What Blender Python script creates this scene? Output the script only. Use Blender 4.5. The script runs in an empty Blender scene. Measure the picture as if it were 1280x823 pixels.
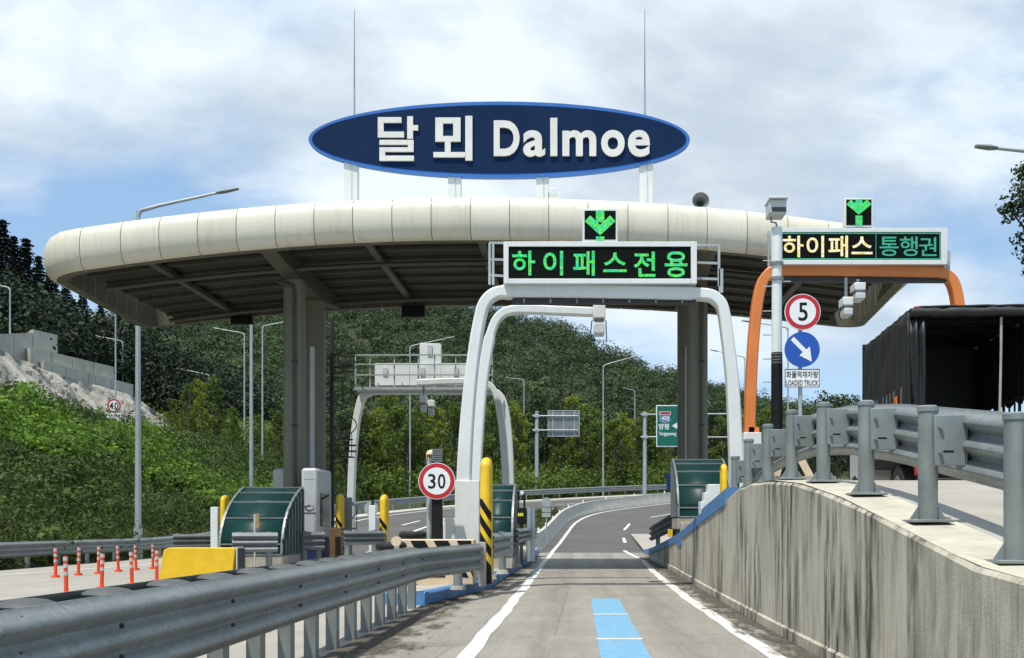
import bpy, math, random
import numpy as np
from mathutils import Vector, Matrix

random.seed(7)
rng = np.random.default_rng(7)
R = math.radians
scene = bpy.context.scene
COL = scene.collection

# ------------------------------------------------------------------ camera, world, sun, exposure
F_PX, U0, V0, EYE = 1300.0, 723.0, 656.0, 1.4       # photograph: focal length in px, vanishing point, eye height in m
cam = bpy.data.cameras.new('camera')
cam.sensor_width = 36.0
cam.lens = F_PX / 1280.0 * 36.0
cam.shift_x = (640.0 - U0) / 1280.0
cam.shift_y = (V0 - 411.5) / 1280.0
cam.clip_start = 0.05
cam.clip_end = 3000.0
cam_o = bpy.data.objects.new('camera', cam)
COL.objects.link(cam_o)
cam_o.location = (0, 0, EYE)
cam_o.rotation_euler = (R(90), 0, 0)
scene.camera = cam_o

SUN_DIR = Vector((-0.22, -0.33, 0.92)).normalized()   # towards the sun: high, behind and left of the camera
world = bpy.data.worlds.new('World')
scene.world = world
world.use_nodes = True
nt = world.node_tree
nt.nodes.clear()
w_out = nt.nodes.new('ShaderNodeOutputWorld')
w_bg = nt.nodes.new('ShaderNodeBackground')
w_bg.inputs['Strength'].default_value = 0.1
sky = nt.nodes.new('ShaderNodeTexSky')
sky.sky_type = 'NISHITA'
sky.sun_disc = False
sky.sun_elevation = math.asin(SUN_DIR.z)
sky.sun_rotation = math.atan2(SUN_DIR.x, SUN_DIR.y)
sky.air_density = 1.0
sky.dust_density = 0.6
sky.ozone_density = 1.5


def wn(kind, **kw):
    n = nt.nodes.new(kind)
    for k, v in kw.items():
        setattr(n, k, v)
    return n


def wmath(op, a, b=None, clamp=False):
    n = wn('ShaderNodeMath', operation=op, use_clamp=clamp)
    for i, x in enumerate((a, b)):
        if x is None:
            continue
        if isinstance(x, (int, float)):
            n.inputs[i].default_value = x
        else:
            nt.links.new(x, n.inputs[i])
    return n.outputs[0]


tc = wn('ShaderNodeTexCoord')
sep = wn('ShaderNodeSeparateXYZ')
nt.links.new(tc.outputs['Generated'], sep.inputs[0])
zz = wmath('ADD', wmath('MAXIMUM', sep.outputs[2], 0.0), 0.30)
cx = wmath('DIVIDE', sep.outputs[0], zz)
cy = wmath('DIVIDE', sep.outputs[1], zz)
cmb = wn('ShaderNodeCombineXYZ')
nt.links.new(cx, cmb.inputs[0])
nt.links.new(cy, cmb.inputs[1])


def cloud_noise(scale, detail, rough, off, dist=0.0):
    m = wn('ShaderNodeMapping')
    nt.links.new(cmb.outputs[0], m.inputs[0])
    m.inputs['Location'].default_value = off
    m.inputs['Scale'].default_value = (0.85, 1.1, 1.0)
    n = wn('ShaderNodeTexNoise')
    nt.links.new(m.outputs[0], n.inputs['Vector'])
    n.inputs['Scale'].default_value = scale
    n.inputs['Detail'].default_value = detail
    n.inputs['Roughness'].default_value = rough
    n.inputs['Distortion'].default_value = dist
    return n.outputs[0]


def wrange(x, a, b, c=0.0, d=1.0):
    n = wn('ShaderNodeMapRange', interpolation_type='SMOOTHSTEP')
    nt.links.new(x, n.inputs[0])
    for i, v in enumerate((a, b, c, d)):
        n.inputs[i + 1].default_value = v
    return n.outputs[0]


def wmix(f, a, b):
    n = wn('ShaderNodeMix', data_type='RGBA')
    for sock, x in ((n.inputs[0], f), (n.inputs[6], a), (n.inputs[7], b)):
        if isinstance(x, (int, float)):
            sock.default_value = x
        elif isinstance(x, tuple):
            sock.default_value = (*x, 1)
        else:
            nt.links.new(x, sock)
    return n.outputs[2]


cover = wrange(cloud_noise(1.15, 8, 0.54, (22.21, 29.90, 3.27), 0.25), 0.45, 0.60)
grey = wrange(cloud_noise(2.0, 7, 0.55, (24.39, 20.54, 5.23), 0.25), 0.46, 0.66)
cloud_col = wmix(grey, (8.35, 9.2, 9.75), (5.3, 6.2, 7.2))
sky_col = wmix(0.6, sky.outputs[0], (3.9, 6.3, 9.6))
low = wrange(sep.outputs[2], 0.0, 0.26, 1.0, 0.0)
sky_col = wmix(wmath('MULTIPLY', low, 0.75), sky_col, (5.8, 8.0, 9.9))
cover2 = wmath('MULTIPLY', cover, wmath('SUBTRACT', 1.0, wmath('MULTIPLY', low, 0.7)))
w_mix = wmix(cover2, sky_col, cloud_col)
nt.links.new(w_mix, w_bg.inputs['Color'])
nt.links.new(w_bg.outputs[0], w_out.inputs[0])

sun = bpy.data.lights.new('sun', 'SUN')
sun.energy = 4.2
sun.angle = R(0.8)
sun.color = (1.0, 0.95, 0.86)
sun_o = bpy.data.objects.new('sun', sun)
COL.objects.link(sun_o)
sun_o.rotation_euler = (-SUN_DIR).to_track_quat('-Z', 'Y').to_euler()

scene.view_settings.view_transform = 'Standard'
scene.view_settings.look = 'None'
scene.view_settings.gamma = 1.0
scene.view_settings.exposure = 0.15
scene.view_settings.use_curve_mapping = False


# ------------------------------------------------------------------ helpers
def at(u, v, d):
    """photo pixel + distance -> place in the world"""
    return Vector(((u - U0) * d / F_PX, d, EYE + (V0 - v) * d / F_PX))


def interp(x, pts):
    return float(np.interp(x, [p[0] for p in pts], [p[1] for p in pts]))


def basis(t, up=Vector((0, 0, 1))):
    t = t.normalized()
    r = t.cross(up)
    if r.length < 1e-5:
        r = Vector((1, 0, 0))
    r.normalize()
    return r, r.cross(t).normalized()


class MB:
    def __init__(s):
        s.v, s.f, s.m, s.cur = [], [], [], 0

    def add(s, vs, fs):
        n = len(s.v)
        s.v += [tuple(v) for v in vs]
        s.f += [tuple(i + n for i in f) for f in fs]
        s.m += [s.cur] * len(fs)
        return s

    def box(s, x0, x1, y0, y1, z0, z1):
        return s.add([(x0, y0, z0), (x1, y0, z0), (x1, y1, z0), (x0, y1, z0), (x0, y0, z1), (x1, y0, z1), (x1, y1, z1), (x0, y1, z1)],
                     [(3, 2, 1, 0), (4, 5, 6, 7), (0, 1, 5, 4), (1, 2, 6, 5), (2, 3, 7, 6), (3, 0, 4, 7)])

    def beam(s, p0, p1, w, h, up=Vector((0, 0, 1))):
        p0, p1 = Vector(p0), Vector(p1)
        r, n = basis(p1 - p0, up)
        a, b = r * (w / 2), n * (h / 2)
        vs = [p + q for p in (p0, p1) for q in (-a - b, a - b, a + b, -a + b)]
        return s.add(vs, [(0, 1, 2, 3), (7, 6, 5, 4), (0, 4, 5, 1), (1, 5, 6, 2), (2, 6, 7, 3), (3, 7, 4, 0)])

    def sweep(s, pts, prof, up=Vector((0, 0, 1)), closed_prof=True, cap=True, scales=None):
        pts = [Vector(p) for p in pts]
        n, k = len(pts), len(prof)
        vs = []
        for i, p in enumerate(pts):
            a = pts[max(i - 1, 0)]
            b = pts[min(i + 1, n - 1)]
            r, nn = basis(b - a, up)
            t0 = (p - a).normalized() if i > 0 else None
            t1 = (b - p).normalized() if i < n - 1 else None
            sc = 1.0
            if t0 is not None and t1 is not None:
                c = max(-1, min(1, t0.dot(t1)))
                sc = min(1.5, 1 / max(0.3, math.cos(math.acos(c) / 2)))
            g = scales[i] if scales else 1.0
            for (x, z) in prof:
                vs.append(p + r * x * sc * g + nn * z * g)
        fs = []
        kk = k if closed_prof else k - 1
        for i in range(n - 1):
            for j in range(kk):
                j2 = (j + 1) % k
                fs.append((i * k + j, i * k + j2, (i + 1) * k + j2, (i + 1) * k + j))
        if cap and closed_prof:
            fs.append(tuple(reversed(range(k))))
            fs.append(tuple((n - 1) * k + j for j in range(k)))
        return s.add(vs, fs)

    def tube(s, pts, r, n=8, scales=None):
        return s.sweep(pts, [(r * math.cos(2 * math.pi * i / n), r * math.sin(2 * math.pi * i / n)) for i in range(n)], scales=scales,
                       up=Vector((0, 0, 1)) if abs((Vector(pts[-1]) - Vector(pts[0])).normalized().z) < 0.9 else Vector((0, 1, 0)))

    def cyl(s, p0, p1, r0, r1=None, n=16):
        r1 = r0 if r1 is None else r1
        p0, p1 = Vector(p0), Vector(p1)
        d = (p1 - p0)
        r, nn = basis(d, Vector((0, 0, 1)) if abs(d.normalized().z) < 0.9 else Vector((0, 1, 0)))
        vs = []
        for p, q in ((p0, r0), (p1, r1)):
            for i in range(n):
                a = 2 * math.pi * i / n
                vs.append(p + r * q * math.cos(a) + nn * q * math.sin(a))
        fs = [(i, (i + 1) % n, n + (i + 1) % n, n + i) for i in range(n)]
        fs += [tuple(reversed(range(n))), tuple(range(n, 2 * n))]
        return s.add(vs, fs)

    def dome(s, c, r, h, n=14, rings=4):
        c = Vector(c)
        vs, fs = [], []
        for j in range(rings):
            a = j / rings * math.pi / 2
            for i in range(n):
                b = 2 * math.pi * i / n
                vs.append(c + Vector((r * math.cos(a) * math.cos(b), r * math.cos(a) * math.sin(b), h * math.sin(a))))
        vs.append(c + Vector((0, 0, h)))
        for j in range(rings - 1):
            for i in range(n):
                fs.append((j * n + i, j * n + (i + 1) % n, (j + 1) * n + (i + 1) % n, (j + 1) * n + i))
        for i in range(n):
            fs.append(((rings - 1) * n + i, (rings - 1) * n + (i + 1) % n, len(vs) - 1))
        return s.add(vs, fs)

    def prism(s, poly, y0, y1):
        """polygon in x,z (counter-clockwise seen from the camera) pushed from y0 (front) to y1"""
        k = len(poly)
        vs = [(x, y0, z) for x, z in poly] + [(x, y1, z) for x, z in poly]
        fs = [tuple(range(k)), tuple(reversed(range(k, 2 * k)))]
        fs += [((i + 1) % k, i, k + i, k + (i + 1) % k) for i in range(k)]
        return s.add(vs, fs)

    def disc(s, c, r, y0, y1, n=40, rz=None):
        return s.prism([(c[0] + r * math.cos(2 * math.pi * i / n), c[1] + (rz or r) * math.sin(2 * math.pi * i / n)) for i in range(n)], y0, y1)

    def mesh(s, name, mats, smooth=False):
        me = bpy.data.meshes.new(name)
        me.from_pydata(s.v, [], s.f)
        if not isinstance(mats, (list, tuple)):
            mats = [mats]
        for m in mats:
            me.materials.append(m)
        if len(mats) > 1:
            me.polygons.foreach_set('material_index', s.m)
        if smooth:
            me.polygons.foreach_set('use_smooth', [True] * len(me.polygons))
            try:
                me.set_sharp_from_angle(angle=R(38))
            except Exception:
                pass
        me.validate()
        me.update()
        return me

    def build(s, name, mats, parent=None, smooth=False, bevel=0.0, local=False, seg=2):
        o = bpy.data.objects.new(name, s.mesh(name, mats, smooth or bevel > 0))
        COL.objects.link(o)
        if parent is not None:
            attach(o, parent, local)
        if bevel:
            b = o.modifiers.new('bevel', 'BEVEL')
            b.width = bevel
            b.segments = seg
            b.limit_method = 'ANGLE'
            b.angle_limit = R(40)
        return o


def world_loc(o):
    p = Vector((0, 0, 0))
    while o is not None:
        p += o.location
        o = o.parent
    return p


def attach(o, parent, local=False):
    o.parent = parent
    if not local:                       # vertices are written in world coordinates
        o.location = -world_loc(parent)


def link_mesh(name, me, loc=(0, 0, 0), parent=None, rot=(0, 0, 0), scale=(1, 1, 1)):
    o = bpy.data.objects.new(name, me)
    COL.objects.link(o)
    o.location = loc
    o.rotation_euler = rot
    o.scale = scale
    if parent is not None:
        o.parent = parent
    return o


def tag(o, label, cat, group=None):
    o['label'] = label
    o['category'] = cat
    if group:
        o['group'] = group
    return o


def thing(name, label, cat, loc=(0, 0, 0), group=None):
    o = bpy.data.objects.new(name, None)
    o.empty_display_size = 0.2
    COL.objects.link(o)
    o.location = loc
    return tag(o, label, cat, group)


def structure(o):
    o['kind'] = 'structure'
    return o


def stuff(o, label=None, cat=None):
    o['kind'] = 'stuff'
    if label:
        o['label'] = label
        o['category'] = cat
    return o


# ------------------------------------------------------------------ materials
MATS = {}


def new_mat(name):
    m = bpy.data.materials.new(name)
    m.use_nodes = True
    n = m.node_tree
    b = n.nodes['Principled BSDF']
    MATS[name] = m
    return m, n, b


def nnode(n, kind, **kw):
    x = n.nodes.new(kind)
    for k, v in kw.items():
        setattr(x, k, v)
    return x


def noise(n, vec, scale, detail=4, rough=0.6, dist=0.0):
    x = nnode(n, 'ShaderNodeTexNoise')
    n.links.new(vec, x.inputs['Vector'])
    x.inputs['Scale'].default_value = scale
    x.inputs['Detail'].default_value = detail
    x.inputs['Roughness'].default_value = rough
    x.inputs['Distortion'].default_value = dist
    return x.outputs[0]


def mapped(n, vec, scale, loc=(0, 0, 0)):
    m = nnode(n, 'ShaderNodeMapping')
    n.links.new(vec, m.inputs[0])
    m.inputs['Scale'].default_value = scale
    m.inputs['Location'].default_value = loc
    return m.outputs[0]


def rng_map(n, x, a, b, c=0.0, d=1.0):
    m = nnode(n, 'ShaderNodeMapRange')
    n.links.new(x, m.inputs[0])
    for i, v in enumerate((a, b, c, d)):
        m.inputs[i + 1].default_value = v
    return m.outputs[0]


def mixc(n, f, a, b, mode='MIX'):
    m = nnode(n, 'ShaderNodeMix', data_type='RGBA', blend_type=mode)
    for sock, x in ((m.inputs[0], f), (m.inputs[6], a), (m.inputs[7], b)):
        if isinstance(x, (int, float)):
            sock.default_value = x
        elif isinstance(x, tuple):
            sock.default_value = (*x[:3], 1)
        else:
            n.links.new(x, sock)
    return m.outputs[2]


def bump(n, b, h, strength=0.3, dist=0.01):
    x = nnode(n, 'ShaderNodeBump')
    x.inputs['Strength'].default_value = strength
    x.inputs['Distance'].default_value = dist
    n.links.new(h, x.inputs['Height'])
    n.links.new(x.outputs[0], b.inputs['Normal'])


def pos(n):
    return nnode(n, 'ShaderNodeNewGeometry').outputs['Position']


def mat(name, col, rough=0.6, metal=0.0, var=0.18, scale=3.0, bmp=0.0, bscale=60.0, dirt=None, dirt_amt=0.5, spec=0.5, stretch=(1, 1, 1)):
    """painted / metal / concrete surface with mottling, optional dirt and fine relief"""
    m, n, b = new_mat(name)
    p = mapped(n, pos(n), stretch)
    f = noise(n, p, scale, 6, 0.65)
    lo = tuple(c * (1 - var) for c in col)
    hi = tuple(min(1, c * (1 + var)) for c in col)
    c = mixc(n, rng_map(n, f, 0.3, 0.7), lo, hi)
    if dirt:
        g = noise(n, mapped(n, pos(n), (2.2, 2.2, 0.5), (4, 9, 2)), 1.7, 7, 0.7, 0.3)
        c = mixc(n, rng_map(n, g, 0.52, 0.78, 0, dirt_amt), c, dirt)
    n.links.new(c, b.inputs['Base Color'])
    n.links.new(rng_map(n, f, 0.3, 0.7, max(0.02, rough - 0.08), min(1, rough + 0.08)), b.inputs['Roughness'])
    b.inputs['Metallic'].default_value = metal
    b.inputs['Specular IOR Level'].default_value = spec
    if bmp:
        bump(n, b, noise(n, p, bscale, 4, 0.7), bmp, 0.01)
    return m


m, n, b = new_mat('galvanised_steel')
p = pos(n)
vo = nnode(n, 'ShaderNodeTexVoronoi', feature='F1')
n.links.new(p, vo.inputs['Vector'])
vo.inputs['Scale'].default_value = 26
sc_ = nnode(n, 'ShaderNodeSeparateColor')
n.links.new(vo.outputs['Color'], sc_.inputs[0])
c = mixc(n, sc_.outputs[0], (0.215, 0.24, 0.24), (0.275, 0.305, 0.305))
c = mixc(n, rng_map(n, noise(n, p, 1.3, 7, 0.7), 0.40, 0.70, 0, 0.55), c, (0.155, 0.165, 0.16))
c = mixc(n, rng_map(n, noise(n, mapped(n, p, (3, 3, 0.6)), 5, 7, 0.75), 0.56, 0.74, 0, 0.6), c, (0.12, 0.115, 0.095))
c = mixc(n, rng_map(n, noise(n, mapped(n, p, (6, 0.25, 9)), 4, 4, 0.7), 0.64, 0.72, 0, 0.55), c, (0.40, 0.42, 0.42))
n.links.new(c, b.inputs['Base Color'])
n.links.new(rng_map(n, sc_.outputs[1], 0, 1, 0.40, 0.58), b.inputs['Roughness'])
b.inputs['Metallic'].default_value = 0.4
bump(n, b, noise(n, p, 5, 5, 0.6), 0.25, 0.012)
M_galv = m
M_galv_post = mat('galvanised_post', (0.235, 0.268, 0.262), 0.55, 0.25, 0.15, 3.0, 0.05, 90, dirt=(0.12, 0.115, 0.09), dirt_amt=0.45)
M_dark_galv = mat('weathered_dark_steel', (0.085, 0.09, 0.088), 0.65, 0.1, 0.2, 6)
M_galv_light = mat('lamp_pole_steel', (0.42, 0.46, 0.46), 0.5, 0.3, 0.1, 1.5)
M_dark_steel = mat('dark_steel', (0.035, 0.037, 0.036), 0.6, 0.2, 0.25, 4)
M_black = mat('black_paint', (0.010, 0.010, 0.011), 0.65, 0, 0.25, 5, spec=0.2)
M_white = mat('white_paint', (0.74, 0.77, 0.75), 0.38, 0, 0.05, 1.3, dirt=(0.50, 0.51, 0.47), dirt_amt=0.35)
M_white_dull = mat('dull_white_paint', (0.55, 0.58, 0.57), 0.45, 0, 0.08, 1.5, dirt=(0.35, 0.35, 0.32), dirt_amt=0.5)
M_orange = mat('orange_paint', (0.74, 0.22, 0.05), 0.42, 0, 0.08, 1.4, dirt=(0.5, 0.17, 0.06), dirt_amt=0.4)
M_yellow = mat('yellow_paint', (0.78, 0.50, 0.015), 0.45, 0, 0.10, 3, dirt=(0.5, 0.33, 0.05), dirt_amt=0.4)
M_blue_kerb = mat('blue_kerb_paint', (0.075, 0.22, 0.46), 0.6, 0, 0.22, 5, 0.25, 50, dirt=(0.16, 0.22, 0.30), dirt_amt=0.8)
M_blue_rim = mat('blue_rim', (0.025, 0.15, 0.50), 0.5, 0, 0.08, 1.0)
M_navy = mat('navy_face', (0.003, 0.020, 0.070), 0.6, 0, 0.12, 0.8, spec=0.12)
M_letter = mat('cream_letter', (0.76, 0.74, 0.69), 0.5, 0, 0.05, 2.0, dirt=(0.5, 0.48, 0.42), dirt_amt=0.4)
m, n, b = new_mat('cream_fascia')
p = pos(n)
oi = nnode(n, 'ShaderNodeObjectInfo')
c = mixc(n, oi.outputs['Random'], (0.66, 0.62, 0.50), (0.74, 0.70, 0.575))
c = mixc(n, rng_map(n, noise(n, mapped(n, p, (1, 1, 0.10)), 3.2, 6, 0.7), 0.52, 0.74, 0, 0.5), c, (0.46, 0.42, 0.31))
c = mixc(n, rng_map(n, noise(n, mapped(n, p, (1, 1, 0.05)), 11, 4, 0.7), 0.58, 0.74, 0, 0.4), c, (0.38, 0.35, 0.26))
n.links.new(c, b.inputs['Base Color'])
b.inputs['Roughness'].default_value = 0.36
bump(n, b, noise(n, p, 1.1, 3, 0.5), 0.15, 0.05)
M_fascia = m
M_lip_shade = mat('shaded_fascia_lip', (0.11, 0.105, 0.075), 0.65, 0, 0.12, 1.5)  # fascia lip colour with the dimness under the canopy painted in
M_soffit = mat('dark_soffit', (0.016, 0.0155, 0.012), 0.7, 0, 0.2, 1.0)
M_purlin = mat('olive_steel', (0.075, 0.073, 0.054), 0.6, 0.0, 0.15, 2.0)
M_column = mat('column_concrete', (0.185, 0.18, 0.135), 0.7, 0, 0.12, 1.4, 0.1, 40, dirt=(0.10, 0.098, 0.075), dirt_amt=0.4)
M_conc_kerb = mat('island_concrete', (0.40, 0.37, 0.31), 0.85, 0, 0.2, 2.5, 0.35, 60, dirt=(0.20, 0.18, 0.15), dirt_amt=0.7)
M_conc_bar = mat('barrier_concrete', (0.46, 0.44, 0.38), 0.85, 0, 0.14, 1.6, 0.3, 40, dirt=(0.27, 0.25, 0.2), dirt_amt=0.6)
M_cream_block = mat('cream_block_paint', (0.70, 0.56, 0.38), 0.7, 0, 0.1, 3, 0.2, 60, dirt=(0.4, 0.33, 0.25), dirt_amt=0.6)
def paint_mat(name, lo, hi, worn):
    m, n, b = new_mat(name)
    p = pos(n)
    c = mixc(n, rng_map(n, noise(n, p, 5, 6, 0.7), 0.3, 0.7), lo, hi)
    c = mixc(n, rng_map(n, noise(n, mapped(n, p, (3, 0.25, 1)), 2.4, 6, 0.7), 0.50, 0.72, 0, 0.6), c, worn)
    n.links.new(c, b.inputs['Base Color'])
    b.inputs['Roughness'].default_value = 0.75
    bump(n, b, noise(n, p, 120, 3, 0.7), 0.3, 0.006)
    tr = nnode(n, 'ShaderNodeBsdfTransparent')
    mx = nnode(n, 'ShaderNodeMixShader')
    n.links.new(rng_map(n, noise(n, mapped(n, p, (1.6, 0.6, 1)), 11, 8, 0.8), 0.60, 0.66, 0.0, 0.9), mx.inputs[0])
    n.links.new(b.outputs[0], mx.inputs[1])
    n.links.new(tr.outputs[0], mx.inputs[2])
    n.links.new(mx.outputs[0], n.nodes['Material Output'].inputs[0])
    return m


M_line = paint_mat('road_line_paint', (0.60, 0.60, 0.57), (0.74, 0.74, 0.71), (0.42, 0.40, 0.35))
M_blue_line = paint_mat('blue_guide_paint', (0.12, 0.31, 0.48), (0.19, 0.39, 0.55), (0.25, 0.33, 0.37))
M_red = mat('sign_red', (0.50, 0.015, 0.025), 0.4, 0, 0.05, 3)
M_sign_white = mat('sign_white', (0.80, 0.82, 0.82), 0.4, 0, 0.03, 3)
M_sign_blue = mat('sign_blue', (0.012, 0.085, 0.42), 0.4, 0, 0.05, 3)
M_sign_green = mat('sign_green', (0.0, 0.135, 0.085), 0.4, 0, 0.06, 1)
M_delin = mat('delineator_orange', (0.80, 0.075, 0.02), 0.5, 0, 0.15, 6, dirt=(0.45, 0.07, 0.03), dirt_amt=0.5)
M_refl = mat('reflective_band', (0.55, 0.50, 0.48), 0.4, 0, 0.1, 8)
M_booth = mat('booth_panel', (0.50, 0.51, 0.50), 0.42, 0, 0.05, 1.5, dirt=(0.36, 0.35, 0.31), dirt_amt=0.4)
M_booth_blue = mat('booth_blue', (0.012, 0.02, 0.10), 0.5, 0, 0.15, 2)
M_tarp = mat('black_tarpaulin', (0.011, 0.013, 0.013), 0.55, 0, 0.3, 3, 0.5, 9)
M_rubber = mat('rubber', (0.014, 0.014, 0.015), 0.8, 0, 0.3, 8, 0.4, 30)
M_rust = mat('rusty_brown', (0.13, 0.075, 0.025), 0.75, 0, 0.3, 6, 0.3, 40)
M_amber = mat('amber_lens', (0.75, 0.16, 0.02), 0.25, 0, 0.05, 5)
M_lens_red = mat('red_lens', (0.45, 0.02, 0.02), 0.25, 0, 0.05, 5)
M_retwall = mat('hill_wall_concrete', (0.44, 0.42, 0.355), 0.9, 0, 0.2, 0.35, 0.3, 6, dirt=(0.17, 0.16, 0.125), dirt_amt=0.85)
M_glass_dark = mat('dark_window', (0.02, 0.025, 0.03), 0.12, 0, 0.2, 2)

# green shield glazing
m, n, b = new_mat('teal_glazing')
b.inputs['Base Color'].default_value = (0.010, 0.048, 0.046, 1)
b.inputs['Roughness'].default_value = 0.42
b.inputs['Specular IOR Level'].default_value = 0.3
tr = nnode(n, 'ShaderNodeBsdfTransparent')
tr.inputs[0].default_value = (0.25, 0.55, 0.50, 1)
mx = nnode(n, 'ShaderNodeMixShader')
mx.inputs[0].default_value = 0.22
n.links.new(b.outputs[0], mx.inputs[1])
n.links.new(tr.outputs[0], mx.inputs[2])
n.links.new(mx.outputs[0], n.nodes['Material Output'].inputs[0])
M_teal = m


def led_mat(name, cols, strength, scale=34.0):
    m, n, b = new_mat(name)
    v = nnode(n, 'ShaderNodeTexVoronoi', feature='F1')
    n.links.new(pos(n), v.inputs['Vector'])
    v.inputs['Scale'].default_value = scale
    v.inputs['Randomness'].default_value = 0.35
    s = nnode(n, 'ShaderNodeSeparateColor')
    n.links.new(v.outputs['Color'], s.inputs[0])
    r = nnode(n, 'ShaderNodeValToRGB')
    r.color_ramp.interpolation = 'CONSTANT'
    e = r.color_ramp.elements
    for i, c in enumerate(cols):
        el = e[i] if i < 2 else e.new(i / len(cols))
        el.position = i / len(cols)
        el.color = (*c, 1)
    n.links.new(s.outputs[0], r.inputs[0])
    n.links.new(r.outputs[0], b.inputs['Emission Color'])
    b.inputs['Emission Strength'].default_value = strength
    b.inputs['Base Color'].default_value = (0.01, 0.02, 0.015, 1)
    return m


M_led_green = led_mat('led_green', [(0.01, 0.55, 0.22), (0.03, 0.75, 0.06), (0.02, 0.62, 0.40), (0.20, 0.72, 0.03), (0.0, 0.50, 0.10)], 1.0)
M_led_yellow = led_mat('led_yellow', [(0.95, 0.92, 0.75), (0.90, 0.55, 0.04), (1.0, 0.9, 0.55), (0.85, 0.75, 0.10), (0.95, 0.95, 0.85)], 0.95)
M_led_teal = led_mat('led_teal', [(0.02, 0.40, 0.26), (0.03, 0.34, 0.34), (0.02, 0.45, 0.12), (0.04, 0.32, 0.24)], 0.9)
m, n, b = new_mat('led_board')
wv = noise(n, pos(n), 45, 1, 0.5)
n.links.new(mixc(n, rng_map(n, wv, 0.35, 0.65), (0.002, 0.003, 0.003), (0.007, 0.011, 0.009)), b.inputs['Base Color'])
b.inputs['Roughness'].default_value = 0.7
b.inputs['Specular IOR Level'].default_value = 0.08
M_board = m

# concrete road
m, n, b = new_mat('road_concrete')
p = pos(n)
f1 = noise(n, p, 0.6, 7, 0.7)
f2 = noise(n, mapped(n, p, (1.8, 0.11, 1)), 1.1, 7, 0.7, 0.3)
f3 = noise(n, p, 14, 5, 0.75)
f4 = noise(n, mapped(n, p, (0.12, 2.0, 1)), 1.0, 4, 0.6)
c = mixc(n, rng_map(n, f1, 0.3, 0.7), (0.245, 0.226, 0.192), (0.33, 0.308, 0.265))
c = mixc(n, rng_map(n, f2, 0.42, 0.70, 0, 0.55), c, (0.155, 0.142, 0.12))
c = mixc(n, rng_map(n, f4, 0.55, 0.75, 0, 0.35), c, (0.15, 0.14, 0.12))
c = mixc(n, rng_map(n, f3, 0.62, 0.8, 0, 0.55), c, (0.10, 0.093, 0.08))
c = mixc(n, rng_map(n, f3, 0.36, 0.22, 0, 0.4), c, (0.36, 0.34, 0.30))
sx_ = nnode(n, 'ShaderNodeSeparateXYZ')
n.links.new(p, sx_.inputs[0])


def band(x0, w):
    a1 = nnode(n, 'ShaderNodeMath', operation='SUBTRACT')
    n.links.new(sx_.outputs[0], a1.inputs[0])
    a1.inputs[1].default_value = x0
    a2 = nnode(n, 'ShaderNodeMath', operation='ABSOLUTE')
    n.links.new(a1.outputs[0], a2.inputs[0])
    return rng_map(n, a2.outputs[0], w, w * 0.2, 0.0, 1.0)


for x0, w, am in ((-0.40, 0.42, 0.55), (1.32, 0.42, 0.55), (0.48, 0.30, 0.35)):
    k = nnode(n, 'ShaderNodeMath', operation='MULTIPLY')
    n.links.new(band(x0, w), k.inputs[0])
    n.links.new(rng_map(n, noise(n, mapped(n, p, (1.5, 0.16, 1), (x0 * 3, 2, 0)), 2.2, 7, 0.75), 0.34, 0.62, 0, am), k.inputs[1])
    c = mixc(n, k.outputs[0], c, (0.115, 0.106, 0.092))
oil = noise(n, mapped(n, p, (1, 0.55, 1), (11, 3, 0)), 1.5, 7, 0.75)
c = mixc(n, rng_map(n, oil, 0.63, 0.70, 0, 0.7), c, (0.075, 0.07, 0.062))
vo = nnode(n, 'ShaderNodeTexVoronoi', feature='DISTANCE_TO_EDGE')
n.links.new(mapped(n, p, (0.22, 0.13, 1)), vo.inputs['Vector'])
vo.inputs['Scale'].default_value = 1.0
c = mixc(n, rng_map(n, vo.outputs[0], 0.004, 0.0, 0, 0.45), c, (0.06, 0.055, 0.048))
vs_ = nnode(n, 'ShaderNodeTexVoronoi', feature='F1')
n.links.new(p, vs_.inputs['Vector'])
vs_.inputs['Scale'].default_value = 70
sp2 = nnode(n, 'ShaderNodeSeparateColor')
n.links.new(vs_.outputs['Color'], sp2.inputs[0])
c = mixc(n, rng_map(n, sp2.outputs[0], 0.72, 1.0, 0, 0.45), c, (0.40, 0.38, 0.34))
c = mixc(n, rng_map(n, sp2.outputs[1], 0.78, 1.0, 0, 0.5), c, (0.09, 0.083, 0.072))
n.links.new(c, b.inputs['Base Color'])
b.inputs['Roughness'].default_value = 0.85
bump(n, b, noise(n, p, 120, 3, 0.7), 0.35, 0.006)
M_road = m

m, n, b = new_mat('raised_lane_concrete')
p = pos(n)
c = mixc(n, rng_map(n, noise(n, p, 0.9, 7, 0.7), 0.3, 0.7), (0.30, 0.275, 0.235), (0.40, 0.375, 0.325))
c = mixc(n, rng_map(n, noise(n, p, 22, 5, 0.75), 0.60, 0.78, 0, 0.6), c, (0.16, 0.14, 0.115))
c = mixc(n, rng_map(n, noise(n, mapped(n, p, (1, 1, 1), (5, 2, 1)), 2.5, 6, 0.7), 0.55, 0.72, 0, 0.5), c, (0.22, 0.20, 0.17))
n.links.new(c, b.inputs['Base Color'])
b.inputs['Roughness'].default_value = 0.88
bump(n, b, noise(n, p, 110, 3, 0.7), 0.35, 0.006)
M_lane = m

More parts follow.
